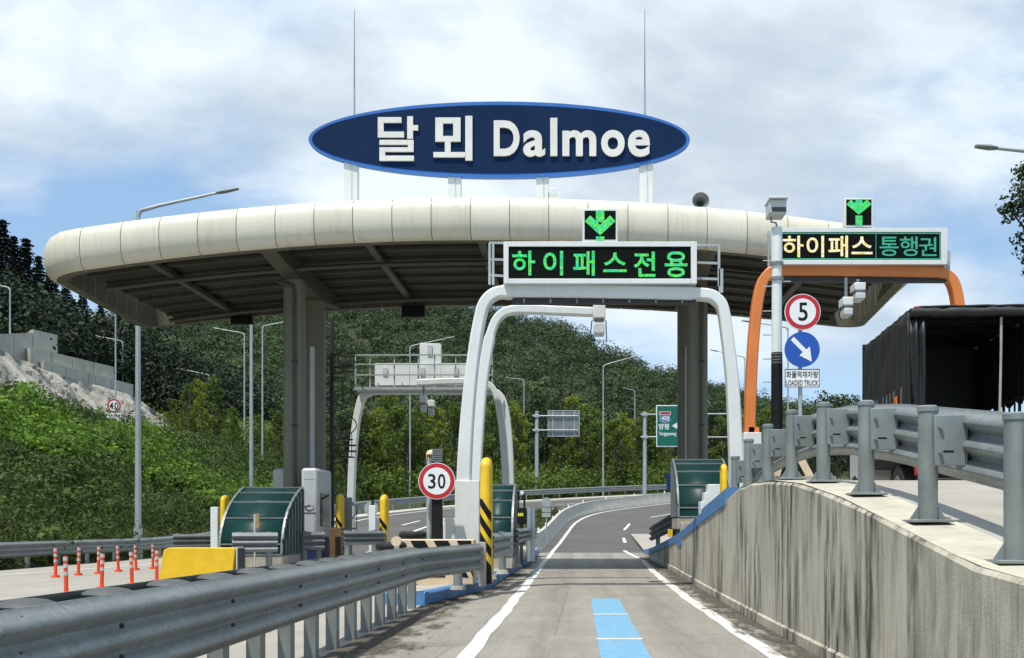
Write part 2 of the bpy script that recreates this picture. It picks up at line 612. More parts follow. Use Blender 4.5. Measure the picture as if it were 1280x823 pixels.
# asphalt
m, n, b = new_mat('asphalt')
p = pos(n)
c = mixc(n, rng_map(n, noise(n, p, 0.35, 6, 0.65), 0.3, 0.7), (0.070, 0.066, 0.062), (0.105, 0.099, 0.092))
c = mixc(n, rng_map(n, noise(n, p, 60, 3, 0.7), 0.55, 0.75, 0, 0.4), c, (0.15, 0.145, 0.135))
n.links.new(c, b.inputs['Base Color'])
b.inputs['Roughness'].default_value = 0.85
bump(n, b, noise(n, p, 150, 3, 0.7), 0.4, 0.008)
M_asphalt = m

# stained board-formed retaining wall
m, n, b = new_mat('stained_wall_concrete')
p = pos(n)
c = mixc(n, rng_map(n, noise(n, p, 0.8, 7, 0.65), 0.3, 0.7), (0.42, 0.39, 0.305), (0.57, 0.535, 0.43))


def streak(c, scale, zs, lo, hi, amt, col, off, mask_scale=None, mlo=0.42, mhi=0.58):
    f = rng_map(n, noise(n, mapped(n, p, (1.0, 1.0, zs), off), scale, 5, 0.65, 0.1), lo, hi, 0, amt)
    if mask_scale:
        g = rng_map(n, noise(n, mapped(n, p, (1.0, 1.0, 0.35), (off[1], off[0], 3)), mask_scale, 4, 0.6), mlo, mhi)
        k = nnode(n, 'ShaderNodeMath', operation='MULTIPLY')
        n.links.new(f, k.inputs[0])
        n.links.new(g, k.inputs[1])
        f = k.outputs[0]
    return mixc(n, f, c, col)


c = streak(c, 1.7, 0.22, 0.50, 0.68, 0.80, (0.15, 0.142, 0.108), (1, 5, 0), 0.45)
c = streak(c, 4.4, 0.16, 0.45, 0.60, 0.95, (0.045, 0.043, 0.034), (4, 2, 1), 0.62, 0.44, 0.56)
c = streak(c, 12.0, 0.07, 0.57, 0.68, 0.60, (0.10, 0.096, 0.076), (2, 8, 2), 0.5, 0.34, 0.52)
c = streak(c, 8.0, 0.05, 0.57, 0.68, 0.60, (0.60, 0.58, 0.49), (7, 3, 2))
c = streak(c, 3.2, 0.06, 0.56, 0.70, 0.6, (0.33, 0.27, 0.16), (9, 3, 6), 0.6)
c = mixc(n, rng_map(n, noise(n, p, 26, 6, 0.8), 0.58, 0.76, 0, 0.55), c, (0.14, 0.133, 0.10))
n.links.new(c, b.inputs['Base Color'])
b.inputs['Roughness'].default_value = 0.9
hh = nnode(n, 'ShaderNodeMath', operation='ADD')
n.links.new(noise(n, mapped(n, p, (1, 1, 0.25)), 3, 4, 0.6), hh.inputs[0])
n.links.new(noise(n, p, 45, 4, 0.7), hh.inputs[1])
bump(n, b, hh.outputs[0], 0.45, 0.012)
M_stain = m

# shotcrete / bare rock slope
m, n, b = new_mat('shotcrete_rock')
p = pos(n)
c = mixc(n, rng_map(n, noise(n, p, 0.35, 8, 0.7), 0.3, 0.7), (0.34, 0.32, 0.27), (0.52, 0.495, 0.425))
c = mixc(n, rng_map(n, noise(n, mapped(n, p, (1, 1, 0.25)), 1.1, 7, 0.7, 0.4), 0.52, 0.70, 0, 0.7), c, (0.12, 0.112, 0.09))
n.links.new(c, b.inputs['Base Color'])
b.inputs['Roughness'].default_value = 0.95
bump(n, b, noise(n, p, 1.8, 8, 0.7), 0.9, 0.5)
M_rock = m

# earth under the vegetation
m, n, b = new_mat('grassy_earth')
p = pos(n)
c = mixc(n, rng_map(n, noise(n, p, 0.5, 7, 0.7), 0.3, 0.7), (0.022, 0.035, 0.010), (0.055, 0.075, 0.02))
c = mixc(n, rng_map(n, noise(n, p, 6, 6, 0.75), 0.55, 0.75, 0, 0.6), c, (0.09, 0.085, 0.045))
n.links.new(c, b.inputs['Base Color'])
b.inputs['Roughness'].default_value = 1.0
bump(n, b, noise(n, p, 9, 6, 0.75), 0.8, 0.15)
M_earth = m


def rng_rgb(n, f):
    r = rng_map(n, f, -1.0, 1.0, 0.42, 1.58)
    k = nnode(n, 'ShaderNodeCombineColor')
    for i in range(3):
        n.links.new(r, k.inputs[i])
    return k.outputs[0]


def leaf_mat(name, lo, hi, patch_scale=0.25, trans=0.35, third=None):
    m, n, b = new_mat(name)
    g = nnode(n, 'ShaderNodeNewGeometry')
    c = mixc(n, g.outputs['Random Per Island'], lo, hi)
    tn = nnode(n, 'ShaderNodeAttribute', attribute_name='tone')
    c = mixc(n, 1.0, c, rng_rgb(n, tn.outputs['Fac']), 'MULTIPLY')
    pn = noise(n, g.outputs['Position'], patch_scale, 5, 0.65)
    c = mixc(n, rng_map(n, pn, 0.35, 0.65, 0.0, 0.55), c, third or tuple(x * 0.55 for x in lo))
    n.links.new(c, b.inputs['Base Color'])
    b.inputs['Roughness'].default_value = 0.6
    b.inputs['Specular IOR Level'].default_value = 0.25
    t = nnode(n, 'ShaderNodeBsdfTranslucent')
    n.links.new(c, t.inputs[0])
    mx = nnode(n, 'ShaderNodeMixShader')
    mx.inputs[0].default_value = trans
    n.links.new(b.outputs[0], mx.inputs[1])
    n.links.new(t.outputs[0], mx.inputs[2])
    n.links.new(mx.outputs[0], n.nodes['Material Output'].inputs[0])
    return m


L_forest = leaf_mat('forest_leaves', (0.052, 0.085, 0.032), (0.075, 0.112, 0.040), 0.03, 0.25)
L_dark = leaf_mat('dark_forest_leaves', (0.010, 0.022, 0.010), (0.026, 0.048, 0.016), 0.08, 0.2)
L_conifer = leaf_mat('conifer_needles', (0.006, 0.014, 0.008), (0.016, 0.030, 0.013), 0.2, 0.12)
L_young = leaf_mat('young_tree_leaves', (0.17, 0.24, 0.022), (0.38, 0.40, 0.05), 0.35, 0.4, (0.11, 0.18, 0.022))
L_young2 = leaf_mat('mid_green_tree_leaves', (0.075, 0.13, 0.022), (0.19, 0.25, 0.036), 0.3, 0.35, (0.055, 0.09, 0.018))
L_bush = leaf_mat('slope_shrub_leaves', (0.038, 0.075, 0.014), (0.095, 0.155, 0.026), 0.16, 0.3, (0.046, 0.075, 0.018))
L_kudzu = leaf_mat('bright_vine_leaves', (0.095, 0.20, 0.014), (0.20, 0.33, 0.035), 0.5, 0.35, (0.075, 0.17, 0.014))
L_street = leaf_mat('street_tree_leaves', (0.018, 0.040, 0.012), (0.05, 0.085, 0.02), 0.6, 0.3)
L_weed = leaf_mat('weed_blades', (0.05, 0.095, 0.018), (0.12, 0.16, 0.04), 0.5, 0.3, (0.085, 0.10, 0.035))
L_grass = leaf_mat('verge_grass_blades', (0.06, 0.095, 0.015), (0.14, 0.17, 0.04), 0.5, 0.3)
M_bark = mat('bark', (0.11, 0.095, 0.07), 0.9, 0, 0.3, 6, 0.5, 30)


# ------------------------------------------------------------------ the lie of the land
def h(y):
    if y < 40:
        return 0.0
    if y < 60:
        return 0.085 * (y - 40) ** 2 / 40
    if y < 115:
        return 0.85 + 0.085 * (y - 60)
    return 5.525 + 0.03 * (y - 115)


HR = [(-20, 0.55), (0, 0.8), (5, 1.02), (6.8, 1.14), (8.5, 1.41), (10.3, 1.68), (12.1, 1.88), (13.9, 1.99), (15.6, 2.01), (17.5, 1.96),
      (18.6, 1.84), (22, 1.58), (27, 1.2), (34, 0.75), (41, 0.36), (46.6, 0.15), (60, 0.86), (400, 20)]


def h_right(y):
    return max(interp(y, HR), h(y) + 0.004) if y > 41 else interp(y, HR)


RIDGE = [(-700, 60), (-300, 62), (-200, 62), (-150, 62), (-110, 66), (-75, 71), (-50, 71), (-36, 66), (-22, 64), (-7, 60), (0, 58), (10, 51), (16, 50), (25, 45), (33, 44.5),
         (43, 41), (52, 39), (65, 35), (90, 31), (140, 24), (300, 18), (700, 14)]


def smooth(t):
    t = max(0.0, min(1.0, t))
    return t * t * (3 - 2 * t)


def terrain(x, y):
    z = h(y)
    s = -18.3 - x
    if s > 0:
        k = interp(y, [(62, 1), (72, 0.80), (85, 0.68), (110, 0.6), (140, 0.55), (220, 0.0)])
        z += k * interp(s, [(0, 0), (14, 8.2), (24, 8.5), (31, 19), (60, 33), (110, 45), (600, 60)])
    if x > 3.0 and y < 60:
        z = max(z, h_right(y))
    t = smooth((y - 140) / 210.0)
    if t > 0:
        z += t * max(0, interp(x * 350 / max(y, 200), RIDGE) - h(350)) * (1 if y < 350 else max(0.2, 1 - (y - 350) / 500))
    return z


# ground sheet: one grid, finer near the plaza
xs = sorted(set([-700, -500, -380, -300, -240, -200, -170] + list(np.arange(-150, 60.1, 3.0)) + [-18.3, -2.9, 2.95, 3.05] + [70, 85, 100, 130, 170, 230, 300, 400, 550, 700]))
ys = sorted(set([-60, -40, -25] + list(np.arange(-15, 130, 3.0)) + list(np.arange(130, 420, 8.0)) + [450, 500, 600, 750, 900]))
gm = MB()
gv = []
for y in ys:
    for x in xs:
        z = terrain(x, y)
        if x < 3.0:
            z -= 0.10 if x > -19 and y < 112 else 0.0
        else:
            z -= 0.04
        if 3.0 > x > 2.7 and y < 48:
            z = -0.1
        gv.append((x, y, z))
nx = len(xs)
gm.add(gv, [(j * nx + i, j * nx + i + 1, (j + 1) * nx + i + 1, (j + 1) * nx + i) for j in range(len(ys) - 1) for i in range(nx - 1)])
structure(gm.build('ground', M_earth, smooth=False))


def strip(name, path, off0, off1, m, dz, parent=None, step=1.5, zf=None):
    """road sheet between two offsets from a plan path (x, y); follows the land"""
    zf = zf or (lambda x, y: h(y))
    pts = resample(path, step)
    mb = MB()
    vs = []
    for i, p in enumerate(pts):
        a, c = pts[max(i - 1, 0)], pts[min(i + 1, len(pts) - 1)]
        t = Vector((c[0] - a[0], c[1] - a[1])).normalized()
        nr = Vector((t.y, -t.x))
        for o in (off0, off1):
            q = Vector(p) + nr * o
            vs.append((q.x, q.y, zf(q.x, q.y) + dz))
    mb.add(vs, [(2 * i, 2 * i + 1, 2 * i + 3, 2 * i + 2) for i in range(len(pts) - 1)])
    o = mb.build(name, m)
    if parent is not None:
        attach(o, parent)
    return o


def resample(path, step):
    """smooth (Catmull-Rom) resampling of plan points"""
    P = [Vector(p) for p in path]
    P = [P[0] * 2 - P[1]] + P + [P[-1] * 2 - P[-2]]
    out = []
    for i in range(1, len(P) - 2):
        p0, p1, p2, p3 = P[i - 1:i + 3]
        k = max(1, int(round((p2 - p1).length / step)))
        for j in range(k):
            t = j / k
            out.append(0.5 * ((2 * p1) + (p2 - p0) * t + (2 * p0 - 5 * p1 + 4 * p2 - p3) * t * t + (3 * p1 - p0 - 3 * p2 + p3) * t ** 3))
    out.append(P[-2])
    return out


# ------------------------------------------------------------------ roads
plaza = MB()
for y0, y1 in zip(np.arange(-6, 46, 4.0), np.arange(-2, 50, 4.0)):
    plaza.add([(-17.6, y0, h(y0)), (-2.72, y0, h(y0)), (-2.72, y1, h(y1)), (-17.6, y1, h(y1))], [(0, 1, 2, 3)])
structure(plaza.build('plaza_pavement', M_lane))

lane = bpy.data.objects.new('toll_lane', None)
COL.objects.link(lane)
structure(lane)
edges = [-6, 0.9, 5.9, 10.9, 15.9, 20.9, 25.9, 30.9, 35.9, 41.0, 46.5, 53.0]
for a, c in zip(edges[:-1], edges[1:]):
    gap = 0.022 if c == 20.9 else 0.004
    gap0 = 0.022 if a == 20.9 else 0.004
    y0, y1 = a + gap0, c - gap
    k = 6
    mb = MB()
    vs = []
    for i in range(k + 1):
        y = y0 + (y1 - y0) * i / k
        xr = 2.62 if y < 25 else 3.03
        vs += [(-2.71, y, h(y)), (xr, y, h(y)), (-2.71, y, h(y) - 0.08), (xr, y, h(y) - 0.08)]
    fs = []
    for i in range(k):
        q = 4 * i
        fs += [(q, q + 1, q + 5, q + 4), (q, q + 4, q + 6, q + 2), (q + 1, q + 3, q + 7, q + 5)]
    fs += [(0, 2, 3, 1), (4 * k, 4 * k + 1, 4 * k + 3, 4 * k + 2)]
    mb.add(vs, fs)
    mb.build('concrete_slab', M_road, lane)

RAMP = [(-1.45, 40), (-1.2, 50), (-0.80, 60), (-0.15, 69), (1.3, 76), (4.2, 82), (8.0, 88), (13.0, 94), (20, 100.5), (30, 108)]
OPP = [(-11.0, 40), (-12.6, 50), (-13.2, 61), (-11.5, 71), (-7.5, 79.5), (-1.6, 87), (5.6, 93.5), (14, 99.5), (24, 106), (36, 113)]
ramp = strip('ramp_road', [(-1.27, 47.5)] + RAMP[1:], -0.75, 11.5, M_asphalt, 0.006)
structure(ramp)
# the concrete lane ends where the asphalt starts
opp = strip('opposite_road', OPP, -4.2, 4.2, M_asphalt, -0.012)
structure(opp)


def wobble_line(name, pts, w, parent, dz=0.008, amp=0.02, m=None, step=0.6, zf=None):
    pts = resample(pts, step)
    mb = MB()
    vs = []
    ph = random.random() * 9
    for i, p in enumerate(pts):
        a, c = pts[max(i - 1, 0)], pts[min(i + 1, len(pts) - 1)]
        t = Vector((c[0] - a[0], c[1] - a[1])).normalized()
        nr = Vector((t.y, -t.x))
        e = amp * (math.sin(i * 1.7 + ph) + math.sin(i * 0.63 + 2 * ph)) * 0.5
        for o in (-w / 2 + e + random.uniform(-1, 1) * amp * 0.35, w / 2 + e + random.uniform(-1, 1) * amp * 0.35):
            q = Vector(p) + nr * o
            vs.append((q.x, q.y, h(q.y) + dz))
    mb.add(vs, [(2 * i, 2 * i + 1, 2 * i + 3, 2 * i + 2) for i in range(len(pts) - 1)])
    return mb.build(name, m or M_line, parent)


wobble_line('edge_line', [(-1.20, -3), (-1.19, 12), (-1.20, 24), (-1.28, 38)], 0.19, lane, 0.006)
wobble_line('edge_line', [(2.10, -3), (2.08, 12), (2.08, 20), (2.22, 30), (2.55, 41)], 0.19, lane, 0.006)
wobble_line('edge_line', [(-1.28, 38.02), (-1.24, 44), (-1.14, 50)] + [(x + 0.12, y) for x, y in RAMP[2:]], 0.17, ramp, 0.012, 0.008, None, 1.0)
# dashes where the lanes come together after the plaza
for (a, c, w) in (((2.50, 42.5), (2.15, 49), 0.17), ((2.45, 54.5), (2.5, 57.6), 0.16), ((2.75, 62.5), (3.3, 67.0), 0.16), ((5.0, 72.4), (7.4, 76.6), 0.16)):
    mid = ((a[0] + c[0]) / 2, (a[1] + c[1]) / 2)
    wobble_line('lane_dash', [a, mid, c], w, ramp, 0.012, 0.006)
# blue electronic-toll guide strip with its white cross bars
bl = MB()
vs = []
yy = np.arange(1.0, 19.81, 0.6)
for i, y in enumerate(yy):
    e = 0.005 * math.sin(i * 1.3) + 0.003 * math.sin(i * 2.9)
    vs += [(0.235 + e, y, 0.006), (0.765 + e * 1.3, y, 0.006)]
bl.add(vs, [(2 * i, 2 * i + 1, 2 * i + 3, 2 * i + 2) for i in range(len(yy) - 1)])
bl.build('blue_guide_strip', M_blue_line, lane)
for y in (5.6, 9.1, 12.6, 16.1):
    mb = MB()
    mb.add([(0.22, y, 0.010), (0.78, y, 0.010), (0.78, y + 0.13, 0.010), (0.22, y + 0.13, 0.010)], [(0, 1, 2, 3)])
    mb.build('white_cross_bar', M_line, lane)
# dirt that gathers along the wall foot and the kerb
m, n, b = new_mat('road_grime')
p = pos(n)
n.links.new(mixc(n, rng_map(n, noise(n, p, 9, 6, 0.75), 0.35, 0.65), (0.045, 0.038, 0.028), (0.14, 0.12, 0.09)), b.inputs['Base Color'])
b.inputs['Roughness'].default_value = 1.0
uvn = nnode(n, 'ShaderNodeAttribute', attribute_name='edge')
ad = nnode(n, 'ShaderNodeMath', operation='ADD')
n.links.new(uvn.outputs['Fac'], ad.inputs[0])
n.links.new(rng_map(n, noise(n, mapped(n, p, (1, 0.35, 1)), 3.5, 8, 0.78), 0.3, 0.7, -0.75, 0.75), ad.inputs[1])
tr = nnode(n, 'ShaderNodeBsdfTransparent')
mx = nnode(n, 'ShaderNodeMixShader')
n.links.new(rng_map(n, ad.outputs[0], 0.35, 0.85, 0.0, 0.9), mx.inputs[0])
n.links.new(tr.outputs[0], mx.inputs[1])
n.links.new(b.outputs[0], mx.inputs[2])
n.links.new(mx.outputs[0], n.nodes['Material Output'].inputs[0])
M_grime = m


def grime(x_in, x_out, y0, y1):
    mb = MB()
    yy = np.arange(y0, y1, 0.5)
    vs = []
    for y in yy:
        xi, xo = (f(y) if callable(f) else f for f in (x_in, x_out))
        vs += [(xi, y, h(y) + 0.013), (xo, y, h(y) + 0.013)]
    mb.add(vs, [(2 * i, 2 * i + 1, 2 * i + 3, 2 * i + 2) for i in range(len(yy) - 1)])
    o = mb.build('grime_strip', M_grime, lane)
    at_ = o.data.attributes.new('edge', 'FLOAT', 'POINT')
    at_.data.foreach_set('value', [1.0, 0.0] * len(yy))


grime(lambda y: interp(y, [(-6, 2.49), (14, 2.55), (22, 2.65), (30, 2.83), (46, 2.89)]), lambda y: interp(y, [(0, 1.85), (20, 1.95), (46, 2.3)]), 1, 44)
grime(-2.70, -1.55, 1, 22)
grime(lambda y: interp(y, [(18, -2.7), (22.5, -1.92), (47, -1.8)]), lambda y: interp(y, [(18, -2.0), (22.5, -1.35), (47, -1.45)]), 18, 46)

# opposite road markings
wobble_line('edge_line', [(x, y) for x, y in [(-14.9, 50), (-15.6, 61), (-14.2, 72), (-9.7, 82), (-3.5, 89.8), (4.1, 96.5), (12.6, 102.4), (22.6, 108.9)]], 0.2, opp, 0.004, 0.01, None, 1.2)
wobble_line('edge_line', [(-9.6, 45), (-9.8, 61), (-8.4, 69.4), (-5.1, 76.5), (0.6, 83.8), (7.4, 90.0), (15.6, 96)], 0.22, opp, 0.004, 0.01, None, 1.2)
for a, c in (((-11.2, 66), (-10.6, 69.5)), ((-8.1, 77.6), (-6.2, 80)), ((-1.8, 86.0), (0.6, 88.2)), ((5.0, 92.2), (7.6, 94.2))):
    wobble_line('lane_dash', [a, ((a[0] + c[0]) / 2, (a[1] + c[1]) / 2), c], 0.18, opp, 0.004, 0.006)
wobble_line('edge_line', [(-16.4, 8), (-16.3, 24), (-15.4, 33), (-14.9, 44)], 0.18, opp, 0.008, 0.01)
# bright concrete shoulder outside the opposite road
shoulder = strip('road_shoulder', OPP, -5.6, -4.25, M_conc_bar, 0.0)
structure(shoulder)

# raised lane on the right (behind the retaining wall)
rl = MB()
yy = list(np.arange(-6, 60.1, 1.0))
vs = []
for y in yy:
    z = h_right(y)
    vs += [(3.02, y, z + 0.004), (14.5, y, z + 0.004)]
rl.add(vs, [(2 * i, 2 * i + 1, 2 * i + 3, 2 * i + 2) for i in range(len(yy) - 1)])
structure(rl.build('raised_lane', M_lane))

# ------------------------------------------------------------------ retaining wall on the right
wall = thing('retaining_wall', 'streaked grey concrete retaining wall along the right edge of the lane', 'wall', (2.8, 20, 0))
joints = [-6, 4.2, 10.4, 16.2, 21.6, 27.2, 33.6, 40.0, 46.6]
for i, (a, c) in enumerate(zip(joints[:-1], joints[1:])):
    mb = MB()
    k = max(4, int((c - a) / 0.6))
    prof_v, fs = [], []
    for j in range(k + 1):
        y = a + 0.006 + (c - a - 0.012) * j / k
        z = interp(y, HR)
        b0 = interp(y, [(-6, 2.50), (14, 2.56), (22, 2.66), (30, 2.84), (46.6, 2.90)])
        ch = 0.03 + rng.uniform(-0.008, 0.014)
        z += rng.uniform(-0.008, 0.006)
        prof_v += [(b0 - 0.03, y, -0.08), (b0 - 0.03, y, 0.13), (b0, y, 0.15), (b0, y, z - ch), (b0 + ch, y, z), (3.06, y, interp(y, HR)), (3.06, y, -0.08)]
    for j in range(k):
        for q in range(6):
            fs.append((j * 7 + q, (j + 1) * 7 + q, (j + 1) * 7 + q + 1, j * 7 + q + 1))
    fs += [tuple(range(7)), tuple(reversed(range(k * 7, k * 7 + 7)))]
    mb.add(prof_v, fs)
    mb.build('wall_panel', M_stain, wall)
# pale coping band on the wall head in front
cop = MB()
yy = np.arange(-6, 18.4, 0.6)
vs, fs = [], []
for y in yy:
    z = interp(y, HR)
    b0 = interp(y, [(-6, 2.50), (14, 2.56), (22, 2.66)])
    vs += [(b0 + 0.03, y, z + 0.005), (3.10, y, z + 0.012)]
cop.add(vs, [(2 * i, 2 * i + 1, 2 * i + 3, 2 * i + 2) for i in range(len(yy) - 1)])
cop.build('coping', mat('wall_head_concrete', (0.50, 0.47, 0.38), 0.9, 0, 0.18, 2.2, 0.4, 40, dirt=(0.24, 0.22, 0.17), dirt_amt=0.7), wall)
# blue painted kerb blocks on the falling part of the wall
for a, c in ((18.4, 20.4), (20.4, 22.4), (22.42, 25.0), (25.02, 28.0), (28.02, 31.2), (31.22, 34.6), (34.62, 38.0), (38.02, 42.2), (42.22, 46.6)):
    mb = MB()
    k = 3
    vs, fs = [], []
    up = 0.20 if a < 22 else 0.13
    for j in range(k + 1):
        y = a + (c - a) * j / k
        z = interp(y, HR)
        b0 = interp(y, [(18, 2.60), (22, 2.65), (30, 2.83), (46.6, 2.89)])
        lo = 0.10 if a != 28.02 or j > 1 else 0.28
        vs += [(b0 - 0.012, y, z - lo), (b0 - 0.012, y, z + up - 0.03), (b0 + 0.02, y, z + up), (b0 + 0.30, y, z + up), (b0 + 0.30, y, z - lo)]
    for j in range(k):
        for q in range(5):
            fs.append((j * 5 + q, (j + 1) * 5 + q, (j + 1) * 5 + (q + 1) % 5, j * 5 + (q + 1) % 5))
    fs += [tuple(range(5)), tuple(reversed(range(k * 5, k * 5 + 5)))]
    mb.add(vs, fs)
    mb.build('blue_kerb_block', M_blue_kerb, wall)


# ------------------------------------------------------------------ guardrails
def thrie(flip=1, hgt=0.50, depth=0.075, n=28):
    """three-wave beam section, (sideways, up), closed thin shell"""
    a = []
    for i in range(n + 1):
        t = i / n
        w = 0.5 - 0.5 * math.cos(t * 3 * 2 * math.pi)
        e = 1.0 if 0.04 < t < 0.96 else 0.6
        a.append((flip * depth * (w ** 0.85) * e, (t - 0.5) * hgt))
    b = [(x - flip * 0.012, z) for x, z in reversed(a)]
    return a + b


def rail_segments(path3d, prof, seg_len, parent, m, name='rail_beam', lap=0.0):
    """splits a 3-D path into beam lengths, each its own part"""
    pts = [Vector(p) for p in path3d]
    acc, cur, L = [], [pts[0]], 0
    for a, c in zip(pts[:-1], pts[1:]):
        cur.append(c)
        L += (c - a).length
        if L >= seg_len:
            acc.append(cur)
            cur, L = [c], 0
    if len(cur) > 1:
        acc.append(cur)
    for i, q in enumerate(acc):
        o = 0.004 if i % 2 else 0.0
        q = [p.copy() for p in q]
        if i < len(acc) - 1 and lap:
            q[-1] = q[-1] + (q[-1] - q[-2]).normalized() * lap
        mb = MB()
        mb.sweep(q, [(x + o, z) for x, z in prof])
        mb.build(name, m, parent, smooth=True)
    return acc


# shared small meshes
bolt_me = MB().cyl((0, 0, 0), (0.022, 0, 0), 0.016, 0.013, 8).mesh('bolt', M_dark_steel)
bolt_y_me = MB().cyl((0, 0.0, 0), (0, -0.03, 0), 0.018, 0.016, 8).mesh('bolt', M_galv)
slot_me = MB().box(-0.001, 0.004, -0.012, 0.012, -0.035, 0.035).mesh('slot', M_black)

# near left rail: straight beside our lane, its end swings onto the island nose
gl = thing('guardrail', 'long grey triple-wave guardrail running into the lower left corner', 'guardrail', (-2.74, 12, 0))
path = [(-2.62, y, 0.75) for y in np.arange(0.6, 16.9, 0.8)] + [(-2.585, 17.2, 0.75), (-2.50, 17.8, 0.752), (-2.36, 18.4, 0.756), (-2.20, 19.0, 0.762), (-2.04, 19.6, 0.77), (-1.90, 20.2, 0.78)]
rail_segments(path, thrie(1, 0.52, 0.085), 3.9, gl, M_galv, lap=0.25)
rail_segments([(-2.98, y, 0.75) for y in np.arange(0.6, 17.4, 0.8)], thrie(-1, 0.52, 0.085), 3.9, gl, M_galv, lap=0.2)
post_me = MB().box(-0.06, 0.06, -0.075, 0.075, 0.0, 0.98).mesh('post', M_galv_post)
cap_me = MB().dome((0, 0, 0), 0.15, 0.040).mesh('post_cap', M_dark_galv, True)
block_me = MB().box(-0.03, 0.07, -0.05, 0.05, -0.2, 0.2).mesh('spacer', M_galv)
for i in range(18):
    y = 17.3 - 0.93 * i
    if y < 1:
        break
    link_mesh('post', post_me, Vector((-2.77, y, 0)) - gl.location, gl)
    link_mesh('post_cap', cap_me, Vector((-2.82, y + 0.1, 0.985)) - gl.location, gl)
for i in range(9):
    y = 16.6 - 1.86 * i
    if y < 1.5:
        break
    for dy in (-0.09, 0.09):
        for dz, xo in ((-0.17, 0.006), (0.0, 0.006), (0.17, 0.006)):
            link_mesh('slot', slot_me, Vector((-2.617 + 0.001, y + dy, 0.75 + dz)) - gl.location, gl)
    for dz in (-0.087, 0.087):
        link_mesh('bolt', bolt_me, Vector((-2.55, y + 0.35, 0.75 + dz + 0.0)) - gl.location, gl)
for y in (4.72, 8.72, 12.72):
    for dy in (-0.10, 0.10):
        for dz in (-0.215, -0.045, 0.045, 0.215):
            link_mesh('lap_bolt', bolt_me, Vector((-2.60, y + dy, 0.75 + dz)) - gl.location, gl)
MB().box(-1.93, -1.80, 20.12, 20.32, 0.20, 1.06).build('end_post', M_conc_kerb, gl, bevel=0.01)
MB().cyl((-2.23, 19.25, 0.2), (-2.23, 19.25, 0.95), 0.085).build('end_leg', M_galv_post, gl, smooth=True)
MB().cyl((-2.23, 19.25, 0.2), (-2.23, 19.25, 0.27), 0.15, 0.12).build('end_leg_foot', M_conc_kerb, gl, smooth=True)

# right rail on the wall: round posts with bracket plates in front of the beam
gr = thing('guardrail', 'grey triple-wave guardrail on round posts on top of the right concrete wall', 'guardrail', (2.85, 12, 1.6))


def wall_post(y, hgt):
    z = interp(y, HR) + 0.012
    x = 2.85
    p = MB().cyl((x, y, z), (x, y, z + hgt - 0.05), 0.078, None, 24).build('post', M_galv_post, gr, smooth=True)
    MB().cyl((x, y, z + hgt - 0.05), (x, y, z + hgt - 0.012), 0.086, 0.086, 24).cyl((x, y, z + hgt - 0.012), (x, y, z + hgt), 0.080, 0.064, 24).build('cap', M_galv_post, p, smooth=True)
    bp = MB()
    bp.prism([(x - 0.17, z), (x + 0.17, z), (x + 0.17, z + 0.022), (x - 0.17, z + 0.022)], y - 0.15, y + 0.15)
    b_o = bp.build('base_plate', M_galv_post, gr, bevel=0.004)
    for sx in (-1, 1):
        g = MB()
        g.prism([(x + sx * 0.08, z + 0.024), (x + sx * 0.15, z + 0.024), (x + sx * 0.08, z + 0.13)] if sx > 0 else [(x + sx * 0.15, z + 0.024), (x + sx * 0.08, z + 0.024), (x + sx * 0.08, z + 0.13)], y - 0.008, y + 0.008)
        g.build('gusset', M_galv_post, b_o)
    zc = z + hgt - 0.29
    br = MB()
    br.box(x + 0.015, x + 0.265, y - 0.115, y - 0.095, zc - 0.205, zc + 0.205)
    br.box(x + 0.265, x + 0.285, y - 0.115, y + 0.10, zc - 0.205, zc + 0.205)
    b2 = br.build('bracket', M_galv_post, gr, bevel=0.006)
    for dz, dx in ((0.105, 0.06), (-0.10, 0.06)):
        link_mesh('bolt', bolt_y_me, Vector((x + dx, y - 0.115, zc + dz)) - gr.location, gr)
    MB().box(x + 0.085, x + 0.17, y - 0.1165, y - 0.1145, zc - 0.098, zc - 0.082).build('slot', M_black, gr)
    return z + hgt


tops = []
for y, hgt in ((3.2, 0.98), (5.02, 0.98), (6.77, 0.98), (8.48, 0.95), (10.3, 0.935), (12.1, 0.93), (13.9, 0.93), (15.65, 0.89), (17.4, 0.86), (18.9, 0.82)):
    tops.append((y, wall_post(y, hgt)))
pth = []
for y in np.arange(2.0, 19.3, 0.45):
    pth.append((3.17, y, interp(y, tops) - 0.32))
# curve the near end of the beam a little so that the laps show
rail_segments(pth, thrie(-1, 0.58, 0.085), 3.5, gr, M_galv, lap=0.18)
for y, zt in tops:
    for dz in (-0.17, 0.0, 0.17):
        link_mesh('bolt', bolt_y_me, Vector((3.15, y - 0.12, zt - 0.30 + dz)) - gr.location, gr)


def simple_rail(label, path, post_every, hgt=0.85, wave=1, round_posts=False, group=None, m=None, band=0.5, zf=None, seg=4.0):
    zf = zf or (lambda x, y: h(y))
    pts = resample(path, 1.0)
    root = thing('guardrail', label, 'guardrail', (path[0][0], path[0][1], zf(*path[0])), group)
    p3 = [Vector((p.x, p.y, zf(p.x, p.y) + hgt - band / 2)) for p in pts]
    rail_segments(p3, thrie(wave, band, 0.07, 20), seg, root, m or M_galv, lap=0.1)
    acc = post_every
    me = MB().cyl((0, 0, -0.1), (0, 0, hgt + 0.02), 0.07, None, 12).mesh('post', M_galv_post, True)
    for a, c in zip(pts[:-1], pts[1:]):
        L = (c - a).length
        while acc <= L:
            q = a.lerp(c, acc / L)
            t = (c - a).normalized()
            link_mesh('post', me, Vector((q.x - wave * t.y * 0.10, q.y + wave * t.x * 0.10, zf(q.x, q.y))) - root.location, root)
            acc += post_every
        acc -= L
    return root


